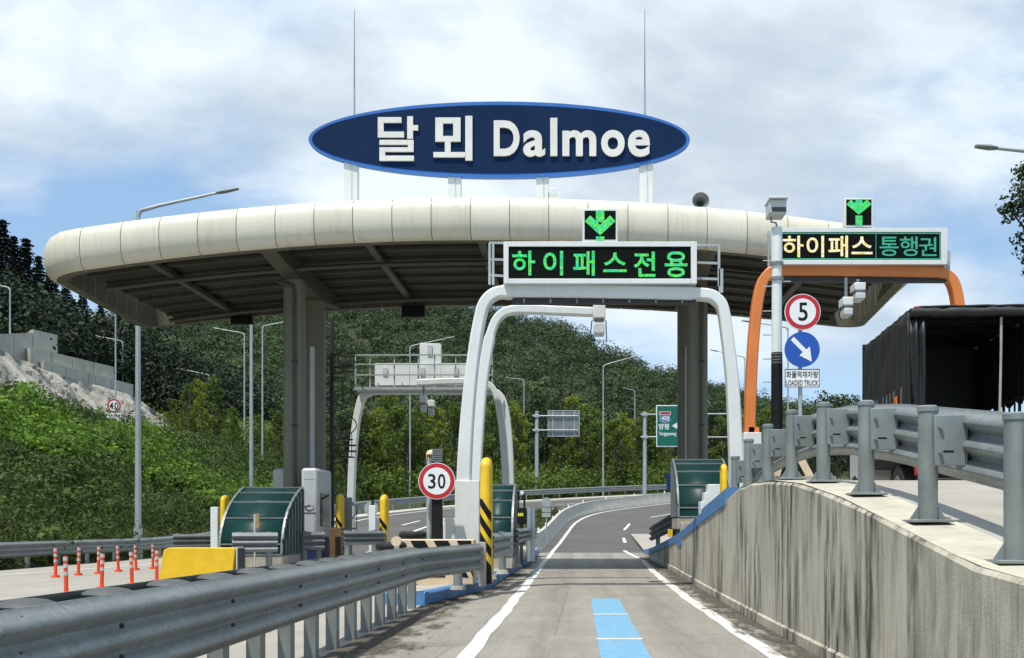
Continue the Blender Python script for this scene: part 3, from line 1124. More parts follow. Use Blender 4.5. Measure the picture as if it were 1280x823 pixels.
simple_rail('low grey guardrail at the foot of the green slope on the far left', [(-17.9, 22), (-17.9, 36), (-17.6, 44), (-17.7, 52)], 2.0, 0.85, 1)
FARRAIL = [(-17.9, 54), (-18.3, 61), (-16.6, 73.5), (-11.6, 83.4), (-5.0, 91.6), (2.6, 98.4), (11, 104.3), (21, 111), (33, 118)]
simple_rail('long grey guardrail on the outside of the curving road behind the canopy', FARRAIL, 2.0, 0.9, 1, m=M_galv)

# ------------------------------------------------------------------ toll islands
isl = thing('toll_island', 'toll island with blue kerb left of the lane under the white gantry', 'traffic island', (-2.9, 30, 0))
outline = [(-2.66, 18.0), (-1.93, 22.5), (-1.84, 34), (-1.80, 47.5), (-2.6, 49.5), (-3.7, 48), (-4.1, 34), (-4.0, 22.5), (-3.4, 18.2)]
mb = MB()
mb.add([(x + (0.02 if x < -3 else -0.02), y + 0.02, 0.215 + h(y)) for x, y in outline], [tuple(range(len(outline)))])
top = mb.build('island_top', M_conc_kerb, isl)
pl = outline + [outline[0]]
for a, c in zip(pl[:-1], pl[1:]):
    L = (Vector(c) - Vector(a)).length
    k = max(1, int(round(L / 2.4)))
    for j in range(k):
        p0 = Vector(a).lerp(Vector(c), j / k + (0.003 if j else 0))
        p1 = Vector(a).lerp(Vector(c), (j + 1) / k - 0.003)
        nrm = Vector((-(p1 - p0).y, (p1 - p0).x)).normalized()
        mb = MB()
        vs = []
        for p in (p0, p1):
            z = h(p.y)
            q = p + nrm * 0.20
            vs += [(p.x, p.y, z - 0.05), (p.x, p.y, z + 0.195), (p.x + nrm.x * 0.03, p.y + nrm.y * 0.03, z + 0.23), (q.x, q.y, z + 0.23), (q.x, q.y, z - 0.05)]
        mb.add(vs, [(i, i + 5, (i + 1) % 5 + 5, (i + 1) % 5) for i in range(5)] + [(4, 3, 2, 1, 0), (5, 6, 7, 8, 9)])
        mb.build('kerb_block', M_blue_kerb, isl)

isl2 = thing('toll_island', 'concrete toll island carrying the grey booth left of the plaza', 'traffic island', (-8.7, 34, 0))
MB().prism([(-9.9, 0), (-7.2, 0), (-7.2, 0.24), (-9.9, 0.24)], 26.5, 42.0).build('island_top', M_conc_kerb, isl2, bevel=0.03)
MB().box(-7.19, -7.05, 26.6, 41.9, 0, 0.26).build('kerb', M_blue_kerb, isl2, bevel=0.02)
isl3 = thing('toll_island', 'raised toll island with blue kerb behind the right concrete wall', 'traffic island', (4.0, 28, 0.8))
mb = MB()
vs, fs = [], []
yy = [17.0, 19, 22, 25, 28, 31, 34, 37, 40]
for y in yy:
    z = interp(y, HR)
    xr = 4.2 if y < 18 else 4.85
    vs += [(3.07, y, z + 0.01), (3.07, y, z + 0.22), (xr, y, z + 0.22), (xr, y, z + 0.01)]
for j in range(len(yy) - 1):
    for q in range(3):
        fs.append((j * 4 + q, (j + 1) * 4 + q, (j + 1) * 4 + q + 1, j * 4 + q + 1))
fs += [(0, 1, 2, 3), tuple(reversed(range(len(vs) - 4, len(vs))))]
mb.add(vs, fs)
mb.build('island_top', M_conc_kerb, isl3)

# ------------------------------------------------------------------ canopy
XC, HALF_F, HALF_R, YF, YR, Z0 = -2.83, 12.42, 13.15, 29.62, 38.6, 9.50


def camber(x, y=34.3):
    return Z0 - interp(y, [(YF, 0.0068), (YR, 0.0050)]) * (x - XC) ** 2


canopy = thing('toll_canopy', 'cream bullnose toll plaza canopy on olive columns spanning all lanes', 'canopy', (XC, 34.5, 0))
# plan path of the fascia, clockwise from the front: corners rounded
PW = 1.132


def corner(cx_, cy_, r, a0, a1, k=6):
    return [(cx_ + r * math.cos(R(a0 + (a1 - a0) * i / k)), cy_ + r * math.sin(R(a0 + (a1 - a0) * i / k))) for i in range(k + 1)]


rc = 1.0
xlF, xrF, xlR, xrR = XC - HALF_F, XC + HALF_F, XC - HALF_R, XC + HALF_R
x_j = [(u - U0) * (YF - 0.30) / F_PX for u in (100, 151, 199, 247, 295.5, 344, 392.5, 441, 490, 539, 588, 637, 686, 735, 785, 835, 884, 934, 985, 1036, 1087)]
# a list of panels; each a list of plan points going left->right on the front, then round
panels = []
panels.append(corner(xlF + rc, YF + rc, rc, 180, 270) + [(x_j[0], YF)])
for a, c in zip(x_j[:-1], x_j[1:]):
    panels.append([(a, YF), (c, YF)])
panels.append([(x_j[-1], YF)] + corner(xrF - rc, YF + rc, rc, 270, 360))
ns = 7
for i in range(ns):
    t0, t1 = i / ns, (i + 1) / ns
    ya, yb = YF + rc, YR - rc
    panels.append([(xrF + (xrR - xrF) * t, ya + (yb - ya) * t) for t in (t0, t1)])
panels.append(corner(xrR - rc, YR - rc, rc, 0, 90))
nb = 22
for i in range(nb):
    xa, xb = xrR - rc, xlR + rc
    panels.append([(xa + (xb - xa) * i / nb, YR), (xa + (xb - xa) * (i + 1) / nb, YR)])
panels.append(corner(xlR + rc, YR - rc, rc, 90, 180))
for i in range(ns):
    t0, t1 = i / ns, (i + 1) / ns
    ya, yb = YR - rc, YF + rc
    panels.append([(xlR + (xlF - xlR) * t, ya + (yb - ya) * t) for t in (t0, t1)])


def bull(k=12):
    # (outwards, up); outwards is the right-hand side when walking left->right along the front
    pr = [(-0.30, 0.0), (0.0, 0.0)]
    for i in range(1, k):
        a = -math.pi / 2 + math.pi * i / k
        pr.append((0.34 * math.cos(a) ** 0.8, 0.60 + 0.60 * math.sin(a)))
    pr += [(0.0, 1.2), (-0.30, 1.2)]
    return pr


def side_bulge(y):
    """full bullnose at the front, flatter along the sides and the rear"""
    return interp(y, [(YF, 1.0), (YF + 1.0, 1.0), (YF + 2.5, 0.45), (YR, 0.2)])


for q in panels:
    p3 = [Vector((x, y, 0)) for x, y in q]
    g = 0.011
    # small joint at both ends
    d0 = (p3[1] - p3[0]).normalized()
    d1 = (p3[-1] - p3[-2]).normalized()
    p3[0] = p3[0] + d0 * g
    p3[-1] = p3[-1] - d1 * g
    mb = MB()
    prof = bull()
    vs = []
    for i, p in enumerate(p3):
        a, c = p3[max(i - 1, 0)], p3[min(i + 1, len(p3) - 1)]
        t = (c - a).normalized()
        r = Vector((t.y, -t.x, 0))
        ko = side_bulge(p.y)
        for (o, z) in prof:
            w = p + r * (o * ko if o > 0 else o)
            vs.append((w.x, w.y, camber(p.x, p.y) + z))
    k = len(prof)
    fs = []
    for i in range(len(p3) - 1):
        for j in range(k):
            fs.append((i * k + j, (i + 1) * k + j, (i + 1) * k + (j + 1) % k, i * k + (j + 1) % k))
    fs += [tuple(range(k)), tuple(reversed(range((len(p3) - 1) * k, len(p3) * k)))]
    mb.add(vs, fs)
    mb.m = [1 if (i < len(fs) - 2 and i % k in (0, k - 1)) else 0 for i in range(len(fs))]  # bottom and inner lip faces take the olive that paints in underside shade
    mb.build('fascia_panel', [M_fascia, M_lip_shade], canopy, smooth=True)
# dark backing ring behind the joints
ring = [(xlF + 0.02, YF + rc)] + [p for q in panels for p in q[1:]]
mb = MB()
vs, fs = [], []
k = 9
ringp = [Vector((x, y, 0)) for x, y in ring]
N = len(ringp)
for i, p in enumerate(ringp):
    a, c = ringp[i - 1], ringp[(i + 1) % N]
    t = (c - a).normalized() if (c - a).length > 1e-6 else Vector((1, 0, 0))
    r = Vector((t.y, -t.x, 0))
    for j in range(k):
        an = -math.pi / 2 + math.pi * j / (k - 1)
        w = p + r * (0.315 * side_bulge(p.y) * math.cos(an) ** 0.8 if 0 < j < k - 1 else 0.0)
        vs.append((w.x, w.y, camber(p.x, p.y) + 0.60 + 0.575 * math.sin(an)))
for i in range(N):
    for j in range(k - 1):
        fs.append((i * k + j, ((i + 1) % N) * k + j, ((i + 1) % N) * k + j + 1, i * k + j + 1))
mb.add(vs, fs)
mb.build('joint_seal', mat('joint_brown', (0.22, 0.17, 0.10), 0.8), canopy)


def span_strip(y0, y1, zlo, zhi, xa, xb, k=20):
    mb = MB()
    vs, fs = [], []
    for i in range(k + 1):
        x = xa + (xb - xa) * i / k
        z = camber(x)
        vs += [(x, y0, z + zlo), (x, y1, z + zlo), (x, y1, z + zhi), (x, y0, z + zhi)]
    for i in range(k):
        for q in range(4):
            fs.append((i * 4 + q, (i + 1) * 4 + q, (i + 1) * 4 + (q + 1) % 4, i * 4 + (q + 1) % 4))
    fs += [(0, 1, 2, 3), tuple(reversed(range(4 * k, 4 * k + 4)))]
    return mb.add(vs, fs)


xa, xb = XC - 12.1, XC + 12.1
# roof deck panels, one sheet per bay
bays = [xa, -12.3, -9.0, -6.0, -2.83, 0.4, 3.76, 6.6, xb]
for a, c in zip(bays[:-1], bays[1:]):
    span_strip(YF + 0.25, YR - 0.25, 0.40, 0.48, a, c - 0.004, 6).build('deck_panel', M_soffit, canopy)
    span_strip(YF + 0.25, YR - 0.25, 1.12, 1.17, a, c - 0.004, 6).build('roof_panel', M_fascia, canopy)
for y in np.linspace(YF + 0.9, YR - 0.9, 7):
    span_strip(y - 0.035, y + 0.035, 0.30, 0.395, xa, xb).build('purlin', M_purlin, canopy)
for y in (YF + 2.6, YR - 1.35):
    mb = MB()
    mb.tube([(x, y, camber(x) + 0.02) for x in np.linspace(xa + 0.3, xb - 0.3, 26)], 0.075, 10)
    mb.build('cross_pipe', M_purlin, canopy, smooth=True)
for x, w in ((-9.0, 0.5), (3.76, 0.5)):
    z = camber(x)
    mb = MB()
    for (ya, yb, da, db) in ((YF + 0.32, 33.0, 0.06, -0.18), (33.0, 36.0, -0.18, -0.18), (36.0, YR - 0.32, -0.18, 0.06)):
        mb.add([(x - w / 2, ya, z + da), (x + w / 2, ya, z + da), (x + w / 2, yb, z + db), (x - w / 2, yb, z + db),
                (x - w / 2, ya, z + 0.39), (x + w / 2, ya, z + 0.39), (x + w / 2, yb, z + 0.39), (x - w / 2, yb, z + 0.39)],
               [(3, 2, 1, 0), (4, 5, 6, 7), (0, 1, 5, 4), (1, 2, 6, 5), (2, 3, 7, 6), (3, 0, 4, 7)])
    mb.build('main_girder', M_purlin, canopy)
for x in (-12.6, -6.15, -2.83, 0.5, 7.0):
    z = camber(x)
    MB().box(x - 0.11, x + 0.11, YF + 0.5, YR - 0.5, z + 0.13, z + 0.255).build('edge_beam', M_purlin, canopy)
for (x, y) in ((-9.0, 33.0), (-9.1, 36.0), (3.76, 33.0), (3.76, 36.0)):
    mb = MB()
    n_ = 28
    pts_ = []
    for i in range(n_):
        a = 2 * math.pi * i / n_
        ca, sa = math.cos(a), math.sin(a)
        pts_.append((x + 0.33 * math.copysign(abs(ca) ** 0.62, ca), y + 0.33 * math.copysign(abs(sa) ** 0.62, sa)))
    z1 = camber(x) - 0.16
    mb.add([(p[0], p[1], 0.0) for p in pts_] + [(p[0], p[1], z1) for p in pts_],
           [(i, (i + 1) % n_, n_ + (i + 1) % n_, n_ + i) for i in range(n_)] + [tuple(range(n_, 2 * n_))])
    col_o = mb.build('column', M_column, canopy, smooth=True)
    if y < 34:
        MB().tube([(x + 0.10, y - 0.40, 0.2), (x + 0.10, y - 0.40, z1 - 0.5), (x + 0.05, y - 0.40, z1 - 0.25), (x - 0.4, y - 0.42, z1 - 0.1)], 0.055, 10).build('downpipe', M_purlin, col_o, smooth=True)
        for zc in (2.5, 4.5, 6.5):
            MB().box(x + 0.02, x + 0.18, y - 0.47, y - 0.33, zc, zc + 0.04).build('pipe_clip', M_dark_steel, col_o)
    else:
        MB().box(x - 0.10, x + 0.06, y - 0.36, y - 0.30, 3.0, 7.5).build('cable_duct', M_white_dull, col_o)


# ------------------------------------------------------------------ text
def glyph(ch, box, y, depth, m, parent, name='character', bold=0.0, d=None):
    """one character fitted into box = (x0, z0, x1, z1), face towards the camera at y, real depth behind it"""
    cu = bpy.data.curves.new('glyph', 'FONT')
    cu.body = ch
    cu.offset = bold
    cu.extrude = 0.5
    cu.resolution_u = 5
    o = bpy.data.objects.new('glyph', cu)
    COL.objects.link(o)
    dg = bpy.context.evaluated_depsgraph_get()
    me = bpy.data.meshes.new_from_object(o.evaluated_get(dg))
    bpy.data.objects.remove(o)
    bpy.data.curves.remove(cu)
    n_ = len(me.vertices)
    co = np.empty(n_ * 3)
    me.vertices.foreach_get('co', co)
    co = co.reshape(-1, 3)
    mn, mx_ = co.min(0), co.max(0)
    sx = (box[2] - box[0]) / max(1e-6, mx_[0] - mn[0])
    sz = (box[3] - box[1]) / max(1e-6, mx_[1] - mn[1])
    out = np.empty_like(co)
    out[:, 0] = box[0] + (co[:, 0] - mn[0]) * sx
    out[:, 2] = box[1] + (co[:, 1] - mn[1]) * sz
    out[:, 1] = y + (mx_[2] - co[:, 2]) / max(1e-6, mx_[2] - mn[2]) * depth
    me.vertices.foreach_set('co', out.ravel())
    me.materials.clear()
    me.materials.append(m)
    me.update()
    ob = bpy.data.objects.new(name, me)
    COL.objects.link(ob)
    if parent is not None:
        attach(ob, parent)
    return ob


def text_row(s, x0, z0, x1, z1, y, depth, m, parent, name='character', bold=0.0, gap=0.12):
    """one line of flat print fitted into the box"""
    glyph(s, (x0, z0, x1, z1), y, depth, m, parent, 'lettering', bold)


def pxbox(u0, v0, u1, v1, d):
    a, c = at(u0, v1, d), at(u1, v0, d)
    return (a.x, a.z, c.x, c.z)


# ------------------------------------------------------------------ name sign on the roof
DS = 32.0
sg = thing('name_sign', 'navy oval roof sign with blue rim and cream letters reading 달뫼 Dalmoe', 'sign', (at(624, 250, DS).x, DS, 10.6))
c = at(624, 174.5, DS)
a_, b_ = 238.5 * DS / F_PX, 47.5 * DS / F_PX
MB().disc((c.x, c.z), a_, DS, DS + 0.22, 96, b_).build('rim', M_blue_rim, sg, smooth=True)
MB().disc((c.x, c.z), a_ - 0.115, DS - 0.012, DS + 0.05, 96, b_ - 0.115).build('face', M_navy, sg, smooth=True)
for uc, vb, w in ((437.5, 205, 17), (567.5, 218, 16), (678, 218, 16), (808, 205, 17)):
    x = at(uc, 0, DS).x
    z1 = at(uc, vb - 14, DS).z
    MB().box(x - w * DS / F_PX / 2, x + w * DS / F_PX / 2, DS + 0.08, DS + 0.38, camber(x) + 1.0, z1).build('support_post', M_white, sg, bevel=0.012)
    MB().box(x + 0.02, x + 0.05, DS + 0.066, DS + 0.082, camber(x) + 1.0, z1 - 0.3).build('post_seam', M_white_dull, sg)


def sign_rects(rects, name='character'):
    mb = MB()
    for (x0, y0, x1, y1) in rects:
        bx_ = pxbox(370 + x0 / 2.51, 100 + y0 / 2.51, 370 + x1 / 2.51, 100 + y1 / 2.51, DS)
        mb.box(bx_[0], bx_[2], DS - 0.075, DS - 0.013, bx_[1], bx_[3])
    return mb.build(name, M_letter, sg)


sign_rects([(258, 120, 332, 137), (258, 137.2, 276, 165), (258, 165.2, 340, 183), (350, 117, 368, 187), (368.2, 145, 384, 161),
            (263, 191, 370, 206), (352, 206.2, 370, 214), (263, 214.2, 370, 228), (263, 228.2, 281, 240), (263, 240.2, 371, 256)])
sign_rects([(438, 121, 462, 196), (494, 121, 517, 196), (462.2, 121, 493.8, 139), (462.2, 179, 493.8, 196), (468, 196.2, 486, 229), (432, 229.2, 531, 245), (532, 116, 554, 255)])
for ch, x0, x1, y0, y1, bd in (('D', 621, 702, 130, 241, 0.03), ('a', 713, 782, 161, 243, 0.026), ('l', 798, 820, 122, 241, 0.03), ('m', 836, 942, 161, 241, 0.028), ('o', 957, 1031, 160, 243, 0.03), ('e', 1041, 1110, 160, 243, 0.026)):
    glyph(ch, pxbox(370 + x0 / 2.51, 100 + y0 / 2.51, 370 + x1 / 2.51, 100 + y1 / 2.51, DS), DS - 0.075, 0.062, M_letter, sg, bold=bd)
for uc, vt, lab in ((443, 12, 'tall thin lightning rod rising from the left end of the roof sign'), (806, 12, 'tall thin lightning rod rising from the right end of the roof sign')):
    p0, p1 = at(uc, 230, DS + 0.6), at(uc, vt, DS + 0.6)
    r_ = thing('lightning_rod', lab, 'lightning rod', (p0.x, p0.y, camber(p0.x) + 1.17), 'lightning rods on the roof')
    mid = p0.lerp(p1, 0.55)
    MB().cyl((p0.x, p0.y, camber(p0.x) + 1.15), mid, 0.035, 0.028, 8).build('mast', M_galv_light, r_, smooth=True)
    MB().cyl(mid, p1, 0.022, 0.008, 8).build('tip', M_galv, r_, smooth=True)
# loudspeaker horn and small floodlight on the roof edge
p = at(876, 251, 30.6)
ls = thing('loudspeaker', 'grey horn loudspeaker on the roof edge right of the name sign', 'loudspeaker', (p.x, p.y + 0.2, p.z - 0.3))
mb = MB()
prev = None
rings_ = [(0.0, 0.25), (0.03, 0.235), (0.10, 0.17), (0.22, 0.10), (0.36, 0.065)]
vs, fs = [], []
for q, r_ in rings_:
    for i in range(20):
        a = 2 * math.pi * i / 20
        vs.append((p.x + r_ * math.cos(a), p.y + q, p.z + r_ * math.sin(a)))
for j in range(len(rings_) - 1):
    for i in range(20):
        fs.append((j * 20 + i, j * 20 + (i + 1) % 20, (j + 1) * 20 + (i + 1) % 20, (j + 1) * 20 + i))
mb.add(vs, fs)
mb.build('horn', M_galv, ls, smooth=True)
MB().cyl((p.x, p.y + 0.36, p.z), (p.x, p.y + 0.52, p.z), 0.10, 0.10).build('driver', M_dark_steel, ls, smooth=True)
MB().cyl((p.x, p.y + 0.30, p.z - 0.40), (p.x, p.y + 0.30, p.z - 0.06), 0.03).build('bracket', M_galv, ls)
p = at(691, 243, 30.6)
fl = thing('floodlight', 'small white floodlight on the roof edge by a sign post', 'floodlight', (p.x, p.y, p.z - 0.16))
MB().box(p.x - 0.10, p.x + 0.10, p.y - 0.08, p.y + 0.1, p.z - 0.06, p.z + 0.16).build('housing', M_white, fl, bevel=0.02)
MB().box(p.x - 0.14, p.x - 0.12, p.y, p.y + 0.04, p.z - 0.30, p.z + 0.05).build('bracket', M_galv, fl)
# dark backs of lane signals hanging at the rear of the canopy
for (u0, u1, v0, v1, lab) in ((502, 531, 384, 396, 'black lane signal box hanging from the rear canopy edge above the far gantry'), (288, 315, 397, 405, 'black lane signal box hanging from the rear canopy edge left of the columns')):
    a, c = at(u0, v1, 38.0), at(u1, v0, 38.0)
    s_ = thing('lane_signal', lab, 'lane signal', ((a.x + c.x) / 2, 38.0, a.z), 'lane signals under the canopy')
    MB().box(a.x, c.x, 38.0, 38.18, a.z, c.z + 0.05).build('housing', M_black, s_, bevel=0.01)
    for xx in (a.x + 0.12, c.x - 0.12):
        MB().box(xx - 0.02, xx + 0.02, 38.07, 38.11, c.z + 0.05, camber(c.x) + 0.3).build('hanger', M_dark_steel, s_)

# ------------------------------------------------------------------ gantries
RECT = [(-0.5, -0.5), (0.5, -0.5), (0.5, 0.5), (-0.5, 0.5)]


def hoop(name, pts_px, d, depth, wid, m, parent, bev=0.03):
    """flat hoop of rectangular section; pts_px are (u, v) of its centre line at distance d; wid given at each point in px"""
    pts = [at(u, v, d) for u, v in pts_px]
    mb = MB()
    vs, fs = [], []
    n_ = len(pts)
    for i, p in enumerate(pts):
        a, c = pts[max(i - 1, 0)], pts[min(i + 1, n_ - 1)]
        t = (c - a).normalized()
        nrm = Vector((t.z, 0, -t.x))
        w = (wid[i] if isinstance(wid, (list, tuple)) else wid) * d / F_PX / 2
        for sx, dy in ((-1, 0), (1, 0), (1, depth), (-1, depth)):
            q = p + nrm * w * sx
            vs.append((q.x, q.y + dy, q.z))
    for i in range(n_ - 1):
        for j in range(4):
            fs.append((i * 4 + j, (i + 1) * 4 + j, (i + 1) * 4 + (j + 1) % 4, i * 4 + (j + 1) % 4))
    fs += [(0, 1, 2, 3), tuple(reversed(range(4 * n_ - 4, 4 * n_)))]
    mb.add(vs, fs)
    return mb.build(name, m, parent, bevel=bev)


def smooth_px(pts, k=5):
    P = [Vector((u, v)) for u, v in pts]
    P = [P[0] * 2 - P[1]] + P + [P[-1] * 2 - P[-2]]
    out = []
    for i in range(1, len(P) - 2):
        p0, p1, p2, p3 = P[i - 1:i + 3]
        for j in range(k):
            t = j / k
            w = 0.5 * ((2 * p1) + (p2 - p0) * t + (2 * p0 - 5 * p1 + 4 * p2 - p3) * t * t + (3 * p1 - p0 - 3 * p2 + p3) * t ** 3)
            out.append((w.x, w.y))
    out.append(tuple(P[-2]))
    return out


def arrow_board(parent_label, u0, v0, u1, v1, d, stem_top, arm_v, tip_v, blk0, blk1):
    p0 = at((u0 + u1) / 2, v1, d)
    root = thing('arrow_signal', parent_label, 'lane signal', p0, 'green arrow signals on gantries')
    bx_ = pxbox(u0, v0, u1, v1, d)
    MB().box(bx_[0], bx_[2], d, d + 0.22, bx_[1] + 0.004, bx_[3]).build('housing', M_white, root, bevel=0.012)
    e = 0.045
    MB().box(bx_[0] + e, bx_[2] - e, d - 0.006, d + 0.02, bx_[1] + e, bx_[3] - e).build('screen', M_board, root)
    uc = (u0 + u1) / 2
    hw = (u1 - u0) * 0.118

    def P(u, v):
        q = at(u, v, d)
        return (q.x, q.z)
    y0, y1 = d - 0.016, d - 0.007
    lw = (u1 - u0) * 0.43
    th = (u1 - u0) * 0.20
    mb = MB()
    # arrow: stem, then two arms meeting at the tip
    mb.prism([P(uc - hw, arm_v + 2.0), P(uc + hw, arm_v + 2.0), P(uc + hw, stem_top), P(uc - hw, stem_top)], y0, y1)
    mb.build('arrow_stem', M_led_green, root)
    mb = MB()
    mb.prism([P(uc, tip_v), P(uc + lw, arm_v + 1), P(uc + lw - th * 0.75, arm_v - th * 0.7), P(uc, tip_v - th * 1.45), P(uc - lw + th * 0.75, arm_v - th * 0.7), P(uc - lw, arm_v + 1)], y0 - 0.004, y1 - 0.003)
    mb.build('arrow_head', M_led_green, root)
    mb = MB()
    mb.prism([P(uc - hw, blk1), P(uc + hw, blk1), P(uc + hw, blk0), P(uc - hw, blk0)], y0, y1)
    mb.build('arrow_foot', M_led_green, root)
    return root


def led_board(label, fu0, fv0, fu1, fv1, su0, sv0, su1, sv1, d, chars):
    p0 = at((fu0 + fu1) / 2, fv1, d)
    root = thing('message_board', label, 'electronic sign', p0)
    b0 = pxbox(fu0, fv0, fu1, fv1, d)
    b1 = pxbox(su0, sv0, su1, sv1, d)
    mb = MB()
    mb.box(b0[0], b0[2], d + 0.03, d + 0.30, b0[1], b0[3])
    mb.build('cabinet', M_white_dull, root, bevel=0.01)
    for q in ((b0[0], b1[0], b0[1], b0[3]), (b1[2], b0[2], b0[1], b0[3]), (b1[0], b1[2], b0[1], b1[1]), (b1[0], b1[2], b1[3], b0[3])):
        MB().box(q[0] + 0.001, q[1] - 0.001, d - 0.03, d + 0.031, q[2], q[3]).build('frame', M_white, root, bevel=0.006)
    MB().box(b1[0], b1[2], d - 0.004, d + 0.029, b1[1], b1[3]).build('screen', M_board, root)
    for ch, x0, y0, x1, y1, m, bd in chars:
        glyph(ch, pxbox(x0, y0, x1, y1, d), d - 0.014, 0.009, m, root, 'character', bd)
    return root


# --- near white gantry over our lane
DG = 22.0
g1 = thing('lane_gantry', 'white portal gantry with rounded shoulders over the middle lane', 'gantry', at(750, 690, DG))
left = [(578, 668), (579, 600), (582, 540), (587, 480), (594, 425), (600, 393)]
crn_l = [(605, 378), (614, 368), (627, 363.5)]
top_ = [(660, 363), (750, 364), (850, 366)]
crn_r = [(884, 367), (897, 373), (905, 386)]
right = [(911, 425), (917, 480), (920, 540), (922, 590), (923, 640)]
cl = smooth_px(left + crn_l + top_ + crn_r + right, 4)
wid = [14.0 + 4.0 * smooth((v - 360) / 300) if abs(u - 750) > 120 else 17.0 for u, v in cl]
hoop('frame', cl, DG, 0.34, wid, M_white, g1, 0.035)
MB().box(at(569, 0, DG).x, at(599, 0, DG).x, DG - 0.05, DG + 0.55, 0.23, at(0, 601, DG).z).build('base_cabinet', M_white, g1, bevel=0.012)
MB().box(at(554, 0, DG).x, at(568.5, 0, DG).x, DG + 0.0, DG + 0.5, 0.23, at(0, 648, DG).z).build('base_cabinet', M_white, g1, bevel=0.012)
MB().box(at(595, 0, DG).x, at(602, 0, DG).x, DG - 0.02, DG + 0.05, 0.4, at(0, 606, DG).z).build('cabinet_door_post', M_white_dull, g1)
mb = MB()
MB().box(at(640, 0, DG).x, at(870, 0, DG).x, DG + 0.05, DG + 0.30, at(0, 378, DG).z, at(0, 373, DG).z).build('cable_tray', M_dark_steel, g1)
for i in range(7):
    u = 655 + i * 33
    MB().box(at(u, 0, DG).x - 0.02, at(u, 0, DG).x + 0.02, DG + 0.02, DG + 0.04, at(0, 378.5, DG).z, at(0, 373, DG).z).build('tray_clip', M_galv, g1)
# catwalk rails around the board
yb = DG + 0.30
for (u0, v0, u1, v1, yy) in ((610, 299, 902, 302.5, yb), (610, 320, 630, 320.5, yb), (611, 340, 630, 341, yb), (871, 324, 901, 325, yb), (871, 344, 901, 345, yb)):
    a, c = at(u0, v0, DG), at(u1, v1, DG)
    MB().beam((a.x, yy, a.z), (c.x, yy, c.z), 0.045, 0.045).build('handrail', M_galv_light, g1)
for u, v0, v1, w in ((610.5, 300, 352, 0.05), (615, 300, 352, 0.05), (901, 304, 354, 0.05), (903.5, 332, 362, 0.09)):
    a = at(u, v1, DG)
    MB().box(a.x - w / 2, a.x + w / 2, yb - 0.03, yb + 0.03, a.z, at(u, v0, DG).z).build('rail_post', M_galv_light, g1)


def LB(x, y):
    return 600 + x / 4.267, 250 + y / 4.267


ch = []
for c_, x0, x1, y0, y1 in (('하', 172, 294, 272, 404), ('이', 338, 443, 273, 404), ('패', 497, 612, 273, 406), ('스', 658, 782, 282, 386), ('전', 820, 936, 277, 411), ('용', 985, 1106, 276, 413)):
    a, c = LB(x0, y0), LB(x1, y1)
    ch.append((c_, a[0], a[1], c[0], c[1], M_led_green, 0.016))
led_board('white framed board over the middle lane with green letters 하이패스전용', 629.5, 302.5, 871, 355, 635.8, 308.8, 863.5, 348.8, DG - 0.12, ch)
arrow_board('square signal with green down arrow above the middle lane board', 728, 261, 772.3, 302.3, DG - 0.12, 263.5, 276, 294.5, 296, 300.6)


# --- enforcement camera
def gantry_camera(label, u, v0, v1, w_px, d, back=0.45, drop=None, group=None, rz=0):
    root = thing('lane_camera', label, 'camera', at(u, v0, d), group)
    a, c = at(u - w_px / 2, v1, d), at(u + w_px / 2, v0, d)
    hgt = c.z - a.z
    up_ = MB().box(a.x, c.x, d, d + back, a.z + hgt * 0.55, c.z).build('housing', M_white, root, bevel=0.02)
    MB().box(a.x + 0.04, c.x - 0.04, d + 0.05, d + back - 0.05, a.z + hgt * 0.36, a.z + hgt * 0.55).build('neck', M_galv, root)
    MB().box(a.x + 0.02, c.x - 0.02, d - 0.04, d + back, a.z, a.z + hgt * 0.37).build('flash_unit', M_white_dull, root, bevel=0.02)
    MB().tube([(a.x - 0.02, d + 0.15, a.z + hgt * 0.5), (a.x - 0.05, d + 0.15, a.z + hgt * 0.1), (a.x - 0.02, d + 0.15, a.z - hgt * 0.22)], 0.012, 6).build('cable', M_black, root)
    MB().tube([(c.x + 0.015, d + 0.15, a.z + hgt * 0.5), (c.x + 0.03, d + 0.15, a.z - hgt * 0.25)], 0.012, 6).build('cable', M_black, root)
    if drop:
        MB().cyl((0.5 * (a.x + c.x), d + back / 2, c.z), (0.5 * (a.x + c.x), d + back / 2, c.z + drop), 0.04).build('hanger', M_galv, root)
    return root


DA = 25.0
arm = thing('camera_mast', 'white curved cantilever arm standing behind the middle lane gantry', 'camera arm', at(598, 690, DA))
cl = smooth_px([(593, 672), (594, 600), (597, 545), (601, 490), (608, 440), (615, 410), (624, 394), (638, 387), (660, 386), (700, 387.5), (742, 389)], 4)
hoop('arm', cl, DA, 0.28, [13 if v > 420 else 10.5 for u, v in cl], M_white, arm, 0.03)
MB().box(at(586, 0, DA).x, at(603, 0, DA).x, DA - 0.05, DA + 0.35, 0.23, at(0, 640, DA).z).build('base_box', M_white_dull, arm, bevel=0.012)
gantry_camera('white camera hanging under the middle lane gantry', 749, 381, 417, 15.5, 23.2, drop=0.18)

